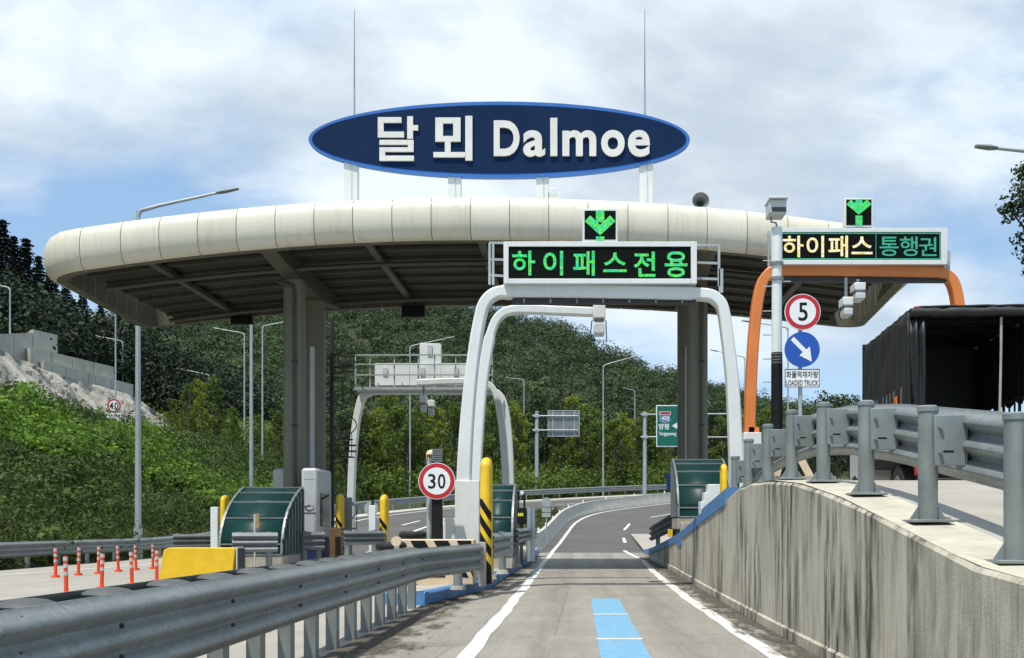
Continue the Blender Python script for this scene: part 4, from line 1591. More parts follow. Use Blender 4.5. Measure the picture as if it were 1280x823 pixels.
# --- right orange gantry
DO = 25.6
g2 = thing('lane_gantry', 'orange portal gantry over the right truck lane', 'gantry', at(1070, 600, DO))
cl = smooth_px([(937, 592), (938, 540), (940, 480), (943, 425), (947, 385), (951, 362), (956, 348), (965, 340), (980, 337.5), (1030, 337.5), (1100, 338.5), (1160, 339.5), (1180, 341), (1191, 348), (1197, 362), (1201, 385), (1206, 425), (1209, 480), (1211, 560), (1211, 600)], 4)
hoop('frame', cl, DO, 0.34, [13 if abs(u - 1072) > 110 else 14.5 for u, v in cl], M_orange, g2, 0.03)
MB().box(at(975, 0, DO).x, at(1185, 0, DO).x, DO + 0.04, DO + 0.30, at(0, 351, DO).z, at(0, 346.5, DO).z).build('cable_tray', M_dark_steel, g2)
for u, v0, v1, w in ((1185.5, 285, 331, 0.05), (1190.5, 310, 336, 0.09), (963.5, 285, 331, 0.05)):
    a = at(u, v1, DO)
    MB().box(a.x - w / 2, a.x + w / 2, DO + 0.27, DO + 0.33, a.z, at(u, v0, DO).z).build('rail_post', M_galv_light, g2)
for v in (286, 303, 322):
    a, c = at(1176, v, DO), at(1187, v + 0.5, DO)
    MB().beam((a.x, DO + 0.3, a.z), (c.x, DO + 0.3, c.z), 0.04, 0.04).build('handrail', M_galv_light, g2)
MB().box(at(929, 0, DO).x, at(951, 0, DO).x, DO - 0.1, DO + 0.5, interp(DO, HR) + 0.22, at(0, 541, DO).z).build('base_cabinet', M_white, g2, bevel=0.012)
MB().box(at(936, 0, DO).x, at(949, 0, DO).x, DO + 0.0, DO + 0.3, at(0, 540.8, DO).z, at(0, 534, DO).z).build('base_collar', M_orange, g2)


def LO(x, y):
    return 930 + x / 4.414, 220 + y / 4.414


ch = []
for c_, x0, x1, y0, y1, m in (('하', 213, 328, 331, 450, M_led_yellow), ('이', 345, 441, 332, 450, M_led_yellow), ('패', 465, 573, 331, 450, M_led_yellow), ('스', 592, 708, 336, 433, M_led_yellow),
                              ('통', 748, 852, 337, 443, M_led_teal), ('행', 860, 957, 336, 443, M_led_teal), ('권', 965, 1062, 340, 443, M_led_teal)):
    a, c = LO(x0, y0), LO(x1, y1)
    ch.append((c_, a[0], a[1], c[0], c[1], m, 0.014 if m is M_led_yellow else 0.006))
bo = led_board('white framed board over the right lane with yellow and green letters 하이패스 통행권', 966, 285.5, 1184, 331, 976.4, 290.7, 1175.8, 325.4, DO - 0.12, ch)
for (x0, y0, x1, y1) in ((205, 315, 1083, 321), (205, 456, 1083, 462), (1076, 321.5, 1083, 455.5), (724, 321.5, 729, 455.5)):
    a, c = LO(x0, y0), LO(x1, y1)
    q = pxbox(a[0] + 0.5, a[1], c[0], c[1], DO - 0.12)
    MB().box(q[0], q[2], DO - 0.132, DO - 0.125, q[1], q[3]).build('led_border', M_led_teal, bo)
arrow_board('square signal with green arrow above the right lane board', 1055.5, 247.5, 1091.5, 284, DO - 0.12, 249.5, 255, 268.7, 270, 282.3)
gantry_camera('white camera hanging below the orange gantry, right one of two', 1075.5, 353, 374, 14, 25.0, drop=0.12, group='cameras under the orange gantry')
gantry_camera('white camera hanging below the orange gantry, left one of two', 1060.5, 371, 394, 13, 24.6, drop=0.5, group='cameras under the orange gantry')

# --- far white gantry on the left lane (seen from behind)
DF = 42.0
g3 = thing('lane_gantry', 'white portal gantry with railed catwalk over the lane left of the island', 'gantry', at(540, 690, DF))
cl = smooth_px([(437, 680), (438, 620), (440, 570), (444, 530), (449, 505), (453, 495), (462, 489.5), (475, 488), (540, 488), (600, 488), (617, 489.5), (625, 495), (630, 506), (634, 530), (637, 570), (638, 620), (638, 668)], 4)
hoop('frame', cl, DF, 0.36, [8.5 if abs(u - 540) > 75 else 9 for u, v in cl], M_white, g3, 0.03)
yb = DF - 0.7
a, c = at(448, 491, DF), at(617, 484, DF)
MB().box(a.x, c.x, DF - 0.75, DF + 0.02, a.z + 0.02, a.z + 0.14).build('catwalk', M_galv_light, g3)
for v in (447.5, 459, 472):
    a, c = at(448.5, v, DF), at(617.5, v, DF)
    MB().beam((a.x, yb, a.z), (c.x, yb, c.z), 0.05, 0.05).build('handrail', M_galv_light, g3)
for u in (448.7, 466.5, 496.5, 526, 546, 572, 607, 617):
    a, c = at(u, 485, DF), at(u, 447, DF)
    MB().box(a.x - 0.025, a.x + 0.025, yb + 0.027, yb + 0.075, a.z - 0.05, c.z).build('rail_post', M_galv_light, g3)
mbk = thing('message_board', 'white boxed rear of a message board on the far gantry catwalk', 'electronic sign', at(540, 484, DF))
for i, (u0, u1) in enumerate(((470, 513), (513.3, 552), (552.3, 574), (574.3, 607))):
    q = pxbox(u0, 455.5, u1, 483, DF)
    MB().box(q[0], q[2], DF - 0.25, DF + 0.2, q[1], q[3]).build('rear_panel', M_white, mbk, bevel=0.01)
for u, v in ((483, 465), (529, 465), (571, 465)):
    q = pxbox(u - 3, v - 4, u + 3, v + 4, DF)
    MB().box(q[0], q[2], DF - 0.31, DF - 0.25, q[1], q[3]).build('vent_box', M_white_dull, mbk)
asb = thing('arrow_signal', 'white boxed rear of an arrow signal on top of the far gantry', 'lane signal', at(538, 455, DF))
q = pxbox(525.5, 430.5, 551.5, 455.2, DF)
MB().box(q[0], q[2], DF - 0.2, DF + 0.1, q[1], q[3]).build('housing', M_white, asb, bevel=0.012)
q = pxbox(535, 433, 541, 444, DF)
MB().box(q[0], q[2], DF - 0.26, DF - 0.2, q[1], q[3]).build('vent_box', M_white_dull, asb)
DA2 = 40.2
arm2 = thing('camera_mast', 'grey white cantilever arm curving in front of the far gantry', 'camera arm', at(632, 680, DA2))
cl = smooth_px([(633, 672), (632.5, 620), (631, 580), (628, 540), (623, 506), (617, 487), (607, 479), (590, 476.5), (560, 476.5), (521, 478)], 4)
hoop('arm', cl, DA2, 0.30, [9 if v > 500 else 7.5 for u, v in cl], M_white, arm2, 0.03)
gantry_camera('white camera on the far gantry arm, front one of two', 528.5, 494, 514, 8, 39.8, drop=0.35, group='cameras on the far gantry arm')
gantry_camera('white camera on the far gantry arm, rear one of two', 538.5, 500, 518, 8, 40.9, drop=0.45, group='cameras on the far gantry arm')

# ------------------------------------------------------------------ pole with camera left of the orange gantry
DP = 21.0
zp = interp(DP, HR) + 0.22
pc = thing('camera_pole', 'white climbing pole with black base left of the orange gantry', 'pole', (at(971, 0, DP).x, DP, zp))
xp = at(971, 0, DP).x
MB().cyl((xp, DP, zp), (xp, DP, at(0, 456, DP).z), 0.115, None, 20).build('base_sleeve', M_black, pc, smooth=True)
gz0, gz1 = at(0, 470, DP).z, at(0, 456, DP).z
MB().cyl((xp, DP, gz1 + 0.002), (xp, DP, gz1 + 0.24), 0.112, None, 20).build('mesh_band', M_dark_steel, pc, smooth=True)
for i in range(4):
    MB().cyl((xp, DP, gz1 + 0.02 + i * 0.06), (xp, DP, gz1 + 0.035 + i * 0.06), 0.118, None, 20).build('band_ring', M_galv, pc, smooth=True)
MB().cyl((xp, DP, gz1 + 0.242), (xp, DP, at(0, 330, DP).z), 0.105, 0.10, 20).build('lower_pole', M_white, pc, smooth=True)
MB().cyl((xp, DP, at(0, 330, DP).z), (xp, DP, at(0, 285, DP).z), 0.112, 0.11, 20).build('upper_pole', M_white, pc, smooth=True)
for v in (330, 349):
    MB().cyl((xp, DP, at(0, v, DP).z - 0.03), (xp, DP, at(0, v, DP).z + 0.03), 0.135, None, 20).build('clamp', M_galv, pc, smooth=True)
for i, v in enumerate((294, 326, 352, 358, 389, 419, 449, 478)):
    z = at(0, v, DP).z
    s_ = -1 if i not in (2,) else 1
    MB().beam((xp + s_ * 0.09, DP, z), (xp + s_ * 0.28, DP, z), 0.02, 0.02).build('step_peg', M_galv_light, pc)
p = at(970, 264, DP)
ec = thing('lane_camera', 'boxy white camera on top of the pole beside the orange gantry', 'camera', (p.x, p.y, at(0, 285, DP).z))
MB().box(p.x - 0.17, p.x + 0.17, DP - 0.25, DP + 0.25, p.z - 0.12, p.z + 0.16).build('housing', M_white_dull, ec, bevel=0.03)
MB().box(p.x - 0.19, p.x + 0.19, DP - 0.33, DP + 0.28, p.z + 0.165, p.z + 0.19).build('sun_shield', M_white, ec, bevel=0.01)
MB().box(p.x - 0.13, p.x + 0.15, DP - 0.26, DP - 0.248, p.z - 0.09, p.z + 0.0).build('lens_window', M_glass_dark, ec)
MB().tube([(p.x - 0.1, DP, p.z - 0.12), (p.x - 0.1, DP, p.z - 0.22), (p.x, DP, p.z - 0.24), (p.x + 0.02, DP, p.z - 0.34)], 0.02, 8).build('bracket', M_galv, ec)


# ------------------------------------------------------------------ round and square signs
def ring_sign(root, u, v, dia_px, d, txt, tb, bold=0.03):
    p = at(u, v, d)
    r_ = dia_px * d / F_PX / 2
    pl = MB().disc((p.x, p.z), r_, d, d + 0.025, 48).build('sign_plate', M_sign_white, root, smooth=True)
    MB().disc((p.x, p.z), r_ * 0.965, d - 0.004, d + 0.004, 48).build('red_ring', M_red, pl, smooth=True)
    MB().disc((p.x, p.z), r_ * 0.735, d - 0.008, d - 0.001, 48).build('white_field', M_sign_white, pl, smooth=True)
    for c_, x0, y0, x1, y1 in tb:
        glyph(c_, pxbox(x0, y0, x1, y1, d), d - 0.0105, 0.004, M_black, pl, 'digit', bold)
    return pl


D5 = 20.0
s5 = thing('road_sign', 'post with round 5 speed limit, blue arrow disc and LOADED TRUCK plate', 'road sign', (at(1001.5, 0, D5).x, D5 + 0.12, interp(D5, HR) + 0.22))
MB().cyl((at(1001.5, 0, D5).x, D5 + 0.09, interp(D5, HR) + 0.2), (at(1001.5, 0, D5).x, D5 + 0.09, at(0, 370, D5).z), 0.04, None, 14).build('post', M_galv_light, s5, smooth=True)
ring_sign(s5, 1003.3, 390, 45, D5, '5', [('5', 998, 378.5, 1009.5, 401.5)], 0.012)
p = at(1002.8, 437, D5)
bd = MB().disc((p.x, p.z), 22 * D5 / F_PX, D5, D5 + 0.025, 48).build('blue_disc', M_sign_blue, s5, smooth=True)


def PX(u, v, d=D5):
    q = at(u, v, d)
    return (q.x, q.z)


arw = [(992.2, 421.2), (988.4, 425.3), (1003.4, 440.5), (999.3, 444.5), (1014.7, 452.6), (1012.2, 433.2), (1007.9, 437.2)]
MB().prism([PX(u, v) for u, v in arw], D5 - 0.006, D5 - 0.001).build('white_arrow', M_sign_white, bd)
q = pxbox(981, 461.5, 1024.5, 484.3, D5)
pt = MB().box(q[0], q[2], D5, D5 + 0.02, q[1], q[3]).build('plate', M_sign_white, s5)
for e0 in ((q[0], q[1], q[2], q[1] + 0.012), (q[0], q[3] - 0.012, q[2], q[3]), (q[0], q[1] + 0.0121, q[0] + 0.012, q[3] - 0.0121), (q[2] - 0.012, q[1] + 0.0121, q[2], q[3] - 0.0121)):
    MB().box(e0[0], e0[2], D5 - 0.004, D5 - 0.0005, e0[1], e0[3]).build('border', M_black, pt)
qa = pxbox(982.8, 464.2, 1022.6, 472.6, D5)
text_row('화물적재차량', qa[0], qa[1], qa[2], qa[3], D5 - 0.004, 0.003, M_black, pt, bold=0.008, gap=0.06)
qa = pxbox(982.6, 475.5, 1022.8, 482.2, D5)
text_row('LOADED TRUCK', qa[0], qa[1], qa[2], qa[3], D5 - 0.004, 0.003, M_black, pt, bold=0.008, gap=0.16)

D30 = 21.2
s30 = thing('road_sign', 'round 30 speed limit sign on a black post at the island nose', 'road sign', (at(546, 0, D30).x, D30 + 0.15, 0.23))
ring_sign(s30, 546, 601.5, 46, D30, '30', [('3', 535.2, 592.6, 544.6, 611.2), ('0', 547.4, 592.6, 556.8, 611.2)], 0.012)
x = at(545.5, 0, D30).x
bx0 = MB().box(x - 0.105, x + 0.105, D30 + 0.04, D30 + 0.20, 0.23, at(0, 577, D30).z).build('black_post', M_black, s30, bevel=0.01)
MB().prism([(x - 0.19, 0.8), (x + 0.19, 0.8), (x + 0.105, 1.02), (x - 0.105, 1.02)], D30 + 0.03, D30 + 0.21).build('post_foot', M_black, s30)
zt = at(0, 577, D30).z
for i in range(6):
    MB().box(x - 0.10, x + 0.10, D30 + 0.05, D30 + 0.19, zt + 0.005 + i * 0.045, zt + 0.03 + i * 0.045).build('lamp_louvre', M_galv, s30)
MB().box(x - 0.085, x + 0.085, D30 + 0.07, D30 + 0.17, zt, zt + 0.28).build('lamp_core', M_dark_steel, s30)
xg = at(534, 0, D30).x
MB().cyl((xg, D30 + 0.3, 0.23), (xg, D30 + 0.3, at(0, 572, D30).z), 0.055, None, 14).build('grey_post', M_galv_light, s30, smooth=True)
p = at(536, 566, D30)
fl2 = thing('floodlight', 'small cream floodlight behind the 30 speed limit sign', 'floodlight', (p.x, D30 + 0.3, at(0, 572, D30).z))
MB().dome((p.x, D30 + 0.3, p.z - 0.02), 0.10, 0.10).build('hood', M_cream_block, fl2, smooth=True)
for i in range(5):
    MB().cyl((p.x - 0.08 + i * 0.04, D30 + 0.24, p.z - 0.12), (p.x - 0.08 + i * 0.04, D30 + 0.24, p.z - 0.02), 0.008, None, 6).build('guard_bar', M_cream_block, fl2)

D40 = 66.0
s40 = thing('road_sign', 'small round 40 speed limit sign on the green slope at far left', 'road sign', (at(143, 0, D40).x, D40, terrain(at(143, 0, D40).x, D40)))
ring_sign(s40, 142.5, 507.5, 18, D40, '40', [('4', 136.8, 503.2, 141.9, 511.6), ('0', 143.2, 503.2, 148.2, 511.6)], 0.02)
q = pxbox(134, 516.5, 151, 522.5, D40)
pl40 = MB().box(q[0], q[2], D40, D40 + 0.02, q[1], q[3]).build('plate', M_sign_white, s40)
for i in range(5):
    xx = q[0] + 0.10 + i * 0.15
    MB().box(xx, xx + 0.09, D40 - 0.006, D40 - 0.001, q[1] + 0.09, q[1] + 0.2).build('print_mark', M_dark_steel, pl40)
xx = at(143, 0, D40).x
MB().cyl((xx, D40 + 0.08, terrain(xx, D40) - 0.3), (xx, D40 + 0.08, at(0, 499, D40).z), 0.05, None, 10).build('post', M_galv_light, s40, smooth=True)


# ------------------------------------------------------------------ big road signs beyond the plaza
def cant_sign(label, up, vtop, d, u0, v0, u1, v1, face):
    p = at(up, vtop, d)
    zb = h(d) - 0.3
    root = thing('road_sign', label, 'road sign', (p.x, d, zb + 0.3))
    MB().cyl((p.x, d, zb), (p.x, d, p.z), 0.20, 0.17, 16).build('post', M_galv_light, root, smooth=True)
    MB().cyl((p.x, d, p.z), (p.x, d, p.z + 0.06), 0.22, 0.12, 16).build('post_cap', M_galv_light, root, smooth=True)
    for v in (v0 + (v1 - v0) * 0.22, v0 + (v1 - v0) * 0.76):
        z = at(0, v, d).z
        xe = at(u1 - 2, 0, d).x
        MB().cyl((p.x - 0.4, d - 0.1, z), (xe, d - 0.1, z), 0.075, 0.06, 10).build('arm', M_galv_light, root, smooth=True)
        MB().box(p.x - 0.27, p.x + 0.27, d - 0.24, d + 0.22, z - 0.13, z + 0.13).build('clamp', M_galv_light, root, bevel=0.01)
    q = pxbox(u0, v0, u1, v1, d)
    if face == 'back':
        MB().box(q[0], q[2], d + 0.02, d + 0.06, q[1], q[3]).build('panel', M_galv, root)
        for t in (0.16, 0.5, 0.84):
            xx_ = q[0] + (q[2] - q[0]) * t
            MB().box(xx_ - 0.05, xx_ + 0.05, d - 0.03, d + 0.019, q[1] + 0.1, q[3] - 0.1).build('stiffener', M_galv_light, root)
        for e in ((q[0], q[1], q[2], q[1] + 0.07), (q[0], q[3] - 0.07, q[2], q[3]), (q[0], q[1] + 0.071, q[0] + 0.07, q[3] - 0.071), (q[2] - 0.07, q[1] + 0.071, q[2], q[3] - 0.071)):
            MB().box(e[0], e[2], d - 0.01, d + 0.019, e[1], e[3]).build('frame', M_galv_light, root)
    return root, q


cant_sign('grey back of a road sign on a cantilever pole beyond the far guardrail', 671, 515, 99.0, 684.5, 513, 724.5, 546, 'back')
DY = 98.0
sy, q = cant_sign('green direction sign with route 400 shield and Yangpyeong lettering', 806, 516, DY, 820, 507, 872, 559, 'front')
MB().box(q[0], q[2], DY - 0.25, DY - 0.19, q[1], q[3]).build('panel_border', M_sign_white, sy, bevel=0.01)
gp = MB().box(q[0] + 0.09, q[2] - 0.09, DY - 0.262, DY - 0.251, q[1] + 0.09, q[3] - 0.09).build('green_panel', M_sign_green, sy)
sh = [(824.5, 515), (838, 515), (838.5, 518), (836.5, 521.5), (837.5, 526.5), (831, 529), (824.5, 526.5), (825.5, 521.5), (823.7, 518)]
MB().prism([PX(u, v, DY) for u, v in reversed(sh)], DY - 0.272, DY - 0.263).build('shield_edge', M_sign_white, gp)
sh2 = [(824.9, 519.3), (837.5, 519.3), (836, 521.5), (837, 526), (831, 528.3), (825, 526), (826, 521.5)]
MB().prism([PX(u, v, DY) for u, v in reversed(sh2)], DY - 0.279, DY - 0.273).build('shield_blue', M_sign_blue, gp)
sh3 = [(825.2, 515.5), (837.4, 515.5), (837.8, 518.6), (824.6, 518.6)]
MB().prism([PX(u, v, DY) for u, v in reversed(sh3)], DY - 0.279, DY - 0.273).build('shield_red', M_red, gp)
q2 = pxbox(826.4, 520.4, 836.2, 526.4, DY)
text_row('400', q2[0], q2[1], q2[2], q2[3], DY - 0.285, 0.005, M_sign_white, gp, 'digit', 0.02)
q2 = pxbox(823, 530, 836, 537.5, DY)
text_row('양평', q2[0], q2[1], q2[2], q2[3], DY - 0.272, 0.008, M_sign_white, gp, bold=0.02)
q2 = pxbox(823, 540.2, 845, 546, DY)
text_row('Yangpyeong', q2[0], q2[1], q2[2], q2[3], DY - 0.272, 0.008, M_sign_white, gp, bold=0.02)
MB().prism([PX(u, v, DY) for u, v in ((839.5, 532.8), (846, 536.8), (846, 534.3), (852, 534.3), (852, 531.3), (846, 531.3), (846, 528.8))], DY - 0.272, DY - 0.263).build('white_arrow', M_sign_white, gp)
# pole arms of a further sign right of the right columns
ps = thing('sign_pole', 'grey sign pole with two arms right of the right canopy columns', 'pole', (at(912, 0, 96).x, 96, h(96)))
xx = at(912.5, 0, 96).x
MB().cyl((xx, 96, h(96) - 0.2), (xx, 96, at(0, 507, 96).z), 0.18, 0.16, 14).build('post', M_galv_light, ps, smooth=True)
for v in (518, 547):
    MB().cyl((xx, 95.8, at(0, v, 96).z), (at(872, 0, 96).x, 95.8, at(0, v, 96).z), 0.07, None, 10).build('arm', M_galv_light, ps, smooth=True)


# ------------------------------------------------------------------ curved glass shields in front of the booths
def shield(label, x0, x1, y, zb, hgt, lean, side, zlow=0.35):
    """green glazed windbreak: bars and panes curve backwards to the top; side=+1 closes the right flank"""
    root = thing('glass_shield', label, 'windbreak', ((x0 + x1) / 2, y, zb))

    def prof(t):
        return y + lean * (0.10 * t + 0.90 * t ** 2.6), zb + zlow + (hgt - zlow) * (t - 0.06 * t ** 4)
    lv = [0.0, 0.14, 0.50, 0.74, 0.90, 1.0]
    for a, c in zip(lv[:-1], lv[1:]):
        mb = MB()
        vs = []
        for i in range(6):
            t = a + (c - a) * i / 5
            yy_, z = prof(t)
            vs += [(x0 + 0.03, yy_, z), (x1 - 0.03, yy_, z)]
        mb.add(vs, [(2 * i, 2 * i + 1, 2 * i + 3, 2 * i + 2) for i in range(5)])
        o = mb.build('pane', M_teal, root, smooth=True)
        sm = o.modifiers.new('thick', 'SOLIDIFY')
        sm.thickness = 0.012
    for t in lv:
        yy_, z = prof(t)
        MB().beam((x0, yy_ - 0.015, z), (x1, yy_ - 0.015, z), 0.045, 0.04).build('cross_bar', M_galv, root)
    for x in (x0, x1):
        mb = MB()
        mb.sweep([Vector((x, *prof(i / 14))) for i in range(15)], [(-0.03, -0.035), (0.03, -0.035), (0.03, 0.035), (-0.03, 0.035)], up=Vector((0, -1, 0.2)))
        mb.build('edge_bar', M_galv, root)
    xs_ = x1 if side > 0 else x0
    # ribbed flank
    nrib = 7
    for i in range(nrib):
        t = (i + 0.5) / nrib
        yy_ = y + lean * t
        # height of the curve at this depth
        tt = min(1.0, max(0.0, ((t - 0.05) / 0.95)) ** (1 / 2.4)) if t > 0.06 else 0.2
        ztop = prof(tt)[1]
        w = lean / nrib
        MB().box(xs_ - 0.012 + side * 0.02, xs_ + 0.012 + side * 0.02, yy_ - w / 2 + 0.008, yy_ + w / 2 - 0.03, zb + zlow, ztop).build('flank_pane', M_teal, root)
        MB().box(xs_ - 0.03 + side * 0.03, xs_ + 0.03 + side * 0.03, yy_ + w / 2 - 0.03, yy_ + w / 2 + 0.008, zb + zlow, ztop + 0.01).build('flank_rib', M_galv, root)
    MB().box(x0 - 0.02, x1 + 0.02, y - 0.02, y + lean, zb, zb + zlow - 0.03).build('plinth', M_conc_kerb, root, bevel=0.02)
    return root


d_ = 28.0
shield('curved green glass windbreak standing before the grey toll booth', at(274, 0, d_).x, at(352, 0, d_).x, d_, 0.24, at(0, 603, d_ + 1.2).z - 0.24, 2.1, 1)
d_ = 27.5
shield('green glass windbreak on the island just behind the white gantry leg', at(604, 0, d_).x, at(640, 0, d_).x, d_, 0.23, at(0, 600, d_ + 0.8).z - 0.23, 1.3, 1)
d_ = 29.0
shield('green glass windbreak on the right island below the right canopy columns', at(848, 0, d_).x, at(914, 0, d_).x, d_, interp(29, HR) + 0.2, at(0, 568, d_ + 1.0).z - interp(29, HR) - 0.2, 1.8, -1)

# ------------------------------------------------------------------ toll booth
DB = 31.2
xb0, xb1 = at(340, 0, DB).x, at(396, 0, DB).x
zb1 = at(0, 585, DB).z
bt = thing('toll_booth', 'grey white toll booth with dark swoosh emblem under the left columns', 'booth', ((xb0 + xb1) / 2, DB + 1, 0.24))
# leaves room for the canopy column that stands in front of its middle
MB().box(-9.84, -8.40, 33.42, 35.0, 0.24, at(0, 586, 33.42).z).build('body', M_booth, bt, bevel=0.10, seg=4)
MB().box(at(376, 0, DB).x, at(396.5, 0, DB).x, DB, DB + 1.85, 0.98, zb1).build('front_cabin', M_booth, bt, bevel=0.10, seg=4)
MB().box(at(376.5, 0, DB).x, at(397, 0, DB).x, DB - 0.012, DB + 1.86, 0.70, 0.975).build('blue_band', M_booth_blue, bt)
MB().box(at(377, 0, DB).x, at(396, 0, DB).x, DB + 0.02, DB + 1.8, 0.24, 0.70).build('base', M_booth_blue, bt)
MB().box(at(396.5, 0, DB).x, at(396.5, 0, DB).x + 0.012, DB + 0.35, DB + 1.45, 1.35, 2.35).build('window', M_glass_dark, bt)
for z in (2.75, 1.95):
    MB().box(at(376.5, 0, DB).x + 0.08, at(396, 0, DB).x - 0.08, DB - 0.004, DB + 0.01, z, z + 0.012).build('panel_seam', M_galv, bt)
# emblem: an open swoosh, and the row of tiny illegible print under it
cx_, cz_ = at(387, 0, DB).x, at(0, 634.5, DB).z
mb = MB()
k = 12
vs = []
for i in range(k + 1):
    a = R(150 + 250 * i / k)
    w = 0.035 * math.sin(math.pi * min(1, i / k * 1.1 + 0.02)) + 0.004
    for s_ in (-1, 1):
        rr = 0.115 + s_ * w / 2
        vs.append((cx_ + rr * 1.15 * math.cos(a), DB - 0.012, cz_ + rr * 0.78 * math.sin(a)))
mb.add(vs, [(2 * i, 2 * i + 1, 2 * i + 3, 2 * i + 2) for i in range(k)])
mb.build('emblem', M_booth_blue, bt)
mb = MB()
mb.add([(cx_ - 0.16, DB - 0.012, cz_ + 0.03), (cx_ + 0.02, DB - 0.012, cz_ + 0.085), (cx_ + 0.02, DB - 0.012, cz_ + 0.055), (cx_ - 0.13, DB - 0.012, cz_ + 0.01)], [(0, 1, 2, 3)])
mb.build('emblem_tail', M_booth_blue, bt)
for i in range(9):
    xx = cx_ - 0.21 + i * 0.046
    MB().box(xx, xx + 0.034, DB - 0.010, DB - 0.001, cz_ - 0.185, cz_ - 0.15).build('print_mark', M_dark_steel, bt)

# spiral stair behind the left columns
DSs = 39.6
xs_c = at(415, 0, DSs).x
st_ = thing('spiral_stair', 'dark steel spiral stair rising behind the left canopy columns', 'stair', (xs_c, DSs, 0))
MB().cyl((xs_c, DSs, 0), (xs_c, DSs, 9.2), 0.09, None, 12).build('centre_pole', M_dark_steel, st_, smooth=True)
ntr = 36
for i in range(ntr):
    a = R(-70 + i * 27)
    z = 0.3 + i * 0.245
    r1 = 0.92
    vs = []
    for zz_ in (z, z - 0.05):
        for an, rr in ((a - 0.06, 0.08), (a - 0.22, r1), (a + 0.22, r1), (a + 0.06, 0.08)):
            vs.append((xs_c + rr * math.cos(an), DSs + rr * math.sin(an), zz_))
    MB().add(vs, [(0, 1, 2, 3), (7, 6, 5, 4), (0, 4, 5, 1), (1, 5, 6, 2), (2, 6, 7, 3), (3, 7, 4, 0)]).build('tread', M_dark_steel, st_)
MB().tube([(xs_c + 0.92 * math.cos(R(-70 + i * 9)), DSs + 0.92 * math.sin(R(-70 + i * 9)), 1.2 + i * 0.245 / 3) for i in range(ntr * 3)], 0.022, 6).build('handrail', M_dark_steel, st_, smooth=True)
for i in range(0, ntr, 3):
    a = R(-70 + i * 27)
    MB().cyl((xs_c + 0.92 * math.cos(a), DSs + 0.92 * math.sin(a), 0.3 + i * 0.245), (xs_c + 0.92 * math.cos(a), DSs + 0.92 * math.sin(a), 1.2 + i * 0.245), 0.014, None, 6).build('baluster', M_dark_steel, st_)


# ------------------------------------------------------------------ hazard bollards
def bollard(label, u, vb, vt, w_px, d, zb, stripes=True, group='yellow hazard bollards'):
    x = at(u, 0, d).x
    zt_ = at(0, vt, d).z
    w = w_px * d / F_PX
    root = thing('hazard_bollard', label, 'bollard', (x, d, zb), group)
    ht = zt_ - zb
    dep = w * 1.9
    # an upside-down U seen end on: two legs and a round head
    mb = MB()
    pth_ = [(x, d, zb), (x, d, zt_ - w)] + [(x, d + dep / 2 - dep / 2 * math.cos(R(a)), zt_ - w / 2 - w / 2 + w / 2 * math.sin(R(a))) for a in (20, 45, 70, 90, 110, 135, 160)] + [(x, d + dep, zt_ - w), (x, d + dep, zb)]
    mb.tube(pth_, w / 2, 16)
    body = mb.build('hoop', M_yellow, root, smooth=True)
    if stripes:
        z0, z1 = zb + 0.10 * ht, zb + 0.66 * ht
        ns_ = 4
        sp = (z1 - z0) / ns_
        r_ = w / 2 + 0.006
        for i in range(ns_):
            mb = MB()
            vs = []
            k = 16
            for j in range(k + 1):
                a = R(-200 + 220 * j / k)
                sl = sp * 0.55 * math.cos(a)
                zc = z0 + sp * (i + 0.5) - sl * 0.9
                for s_ in (-1, 1):
                    vs.append((x + r_ * math.cos(a), d + r_ * math.sin(a), max(zb + 0.01, min(z1 + 0.02, zc + s_ * sp * 0.27))))
            mb.add(vs, [(2 * j, 2 * j + 2, 2 * j + 3, 2 * j + 1) for j in range(k)])
            mb.build('black_stripe', M_black, body, smooth=True)
        MB().cyl((x, d, zb), (x, d, zb + 0.12 * ht), w / 2 + 0.02, w / 2 + 0.008, 16).build('black_foot', M_black, body, smooth=True)
    return root


bollard('tall yellow and black striped bollard beside the white gantry base', 607, 727, 571, 13.5, 20.6, 0.23)
bollard('yellow and black striped bollard left of the 30 speed limit sign', 479, 690, 618, 8.5, 30.5, 0.2)
bollard('yellow and black striped bollard beside the grey booth', 423.5, 690, 617, 7.5, 32.2, 0.24)
bollard('plain yellow bollard on the right wall by the white cabinet', 905.5, 625, 580, 7.5, 21.3, interp(21.3, HR) + 0.2, False)
bollard('plain yellow bollard left of the green glass windbreak', 279, 660, 619, 7.0, 30.8, 0.24, False)

# ------------------------------------------------------------------ chevron noses
def quadbox(mb, pts_front, y0, y1):
    mb.prism(pts_front, y0, y1)


cb = thing('nose_block', 'cream crash block with black slanting stripes behind the left rail end', 'crash block', (-2.6, 20.6, 0.23))
DN = 20.7
q = pxbox(497, 674.5, 592, 722, DN)
MB().prism([(q[0], 0.2), (q[2], 0.2), (q[2], q[3]), (q[0], q[3])], DN, DN + 0.5).build('block', M_cream_block, cb, bevel=0.02)
for u in (512, 541, 570, 599):
    pts_ = [PX(u - 2, 722, DN), PX(u + 16, 722, DN), PX(u - 10, 676, DN), PX(u - 28, 676, DN)]
    pts_ = [(max(q[0] + 0.01, min(q[2] - 0.01, x_)), max(0.23, min(q[3] - 0.008, z_))) for x_, z_ in pts_]
    MB().prism(pts_, DN - 0.007, DN - 0.001).build('black_stripe', M_black, cb)
cb2 = thing('nose_block', 'black crash block with cream chevron on the right island nose', 'crash block', (3.6, 17.6, 2.0))
DN2 = 17.6
q = pxbox(960, 566, 1022, 606, DN2)
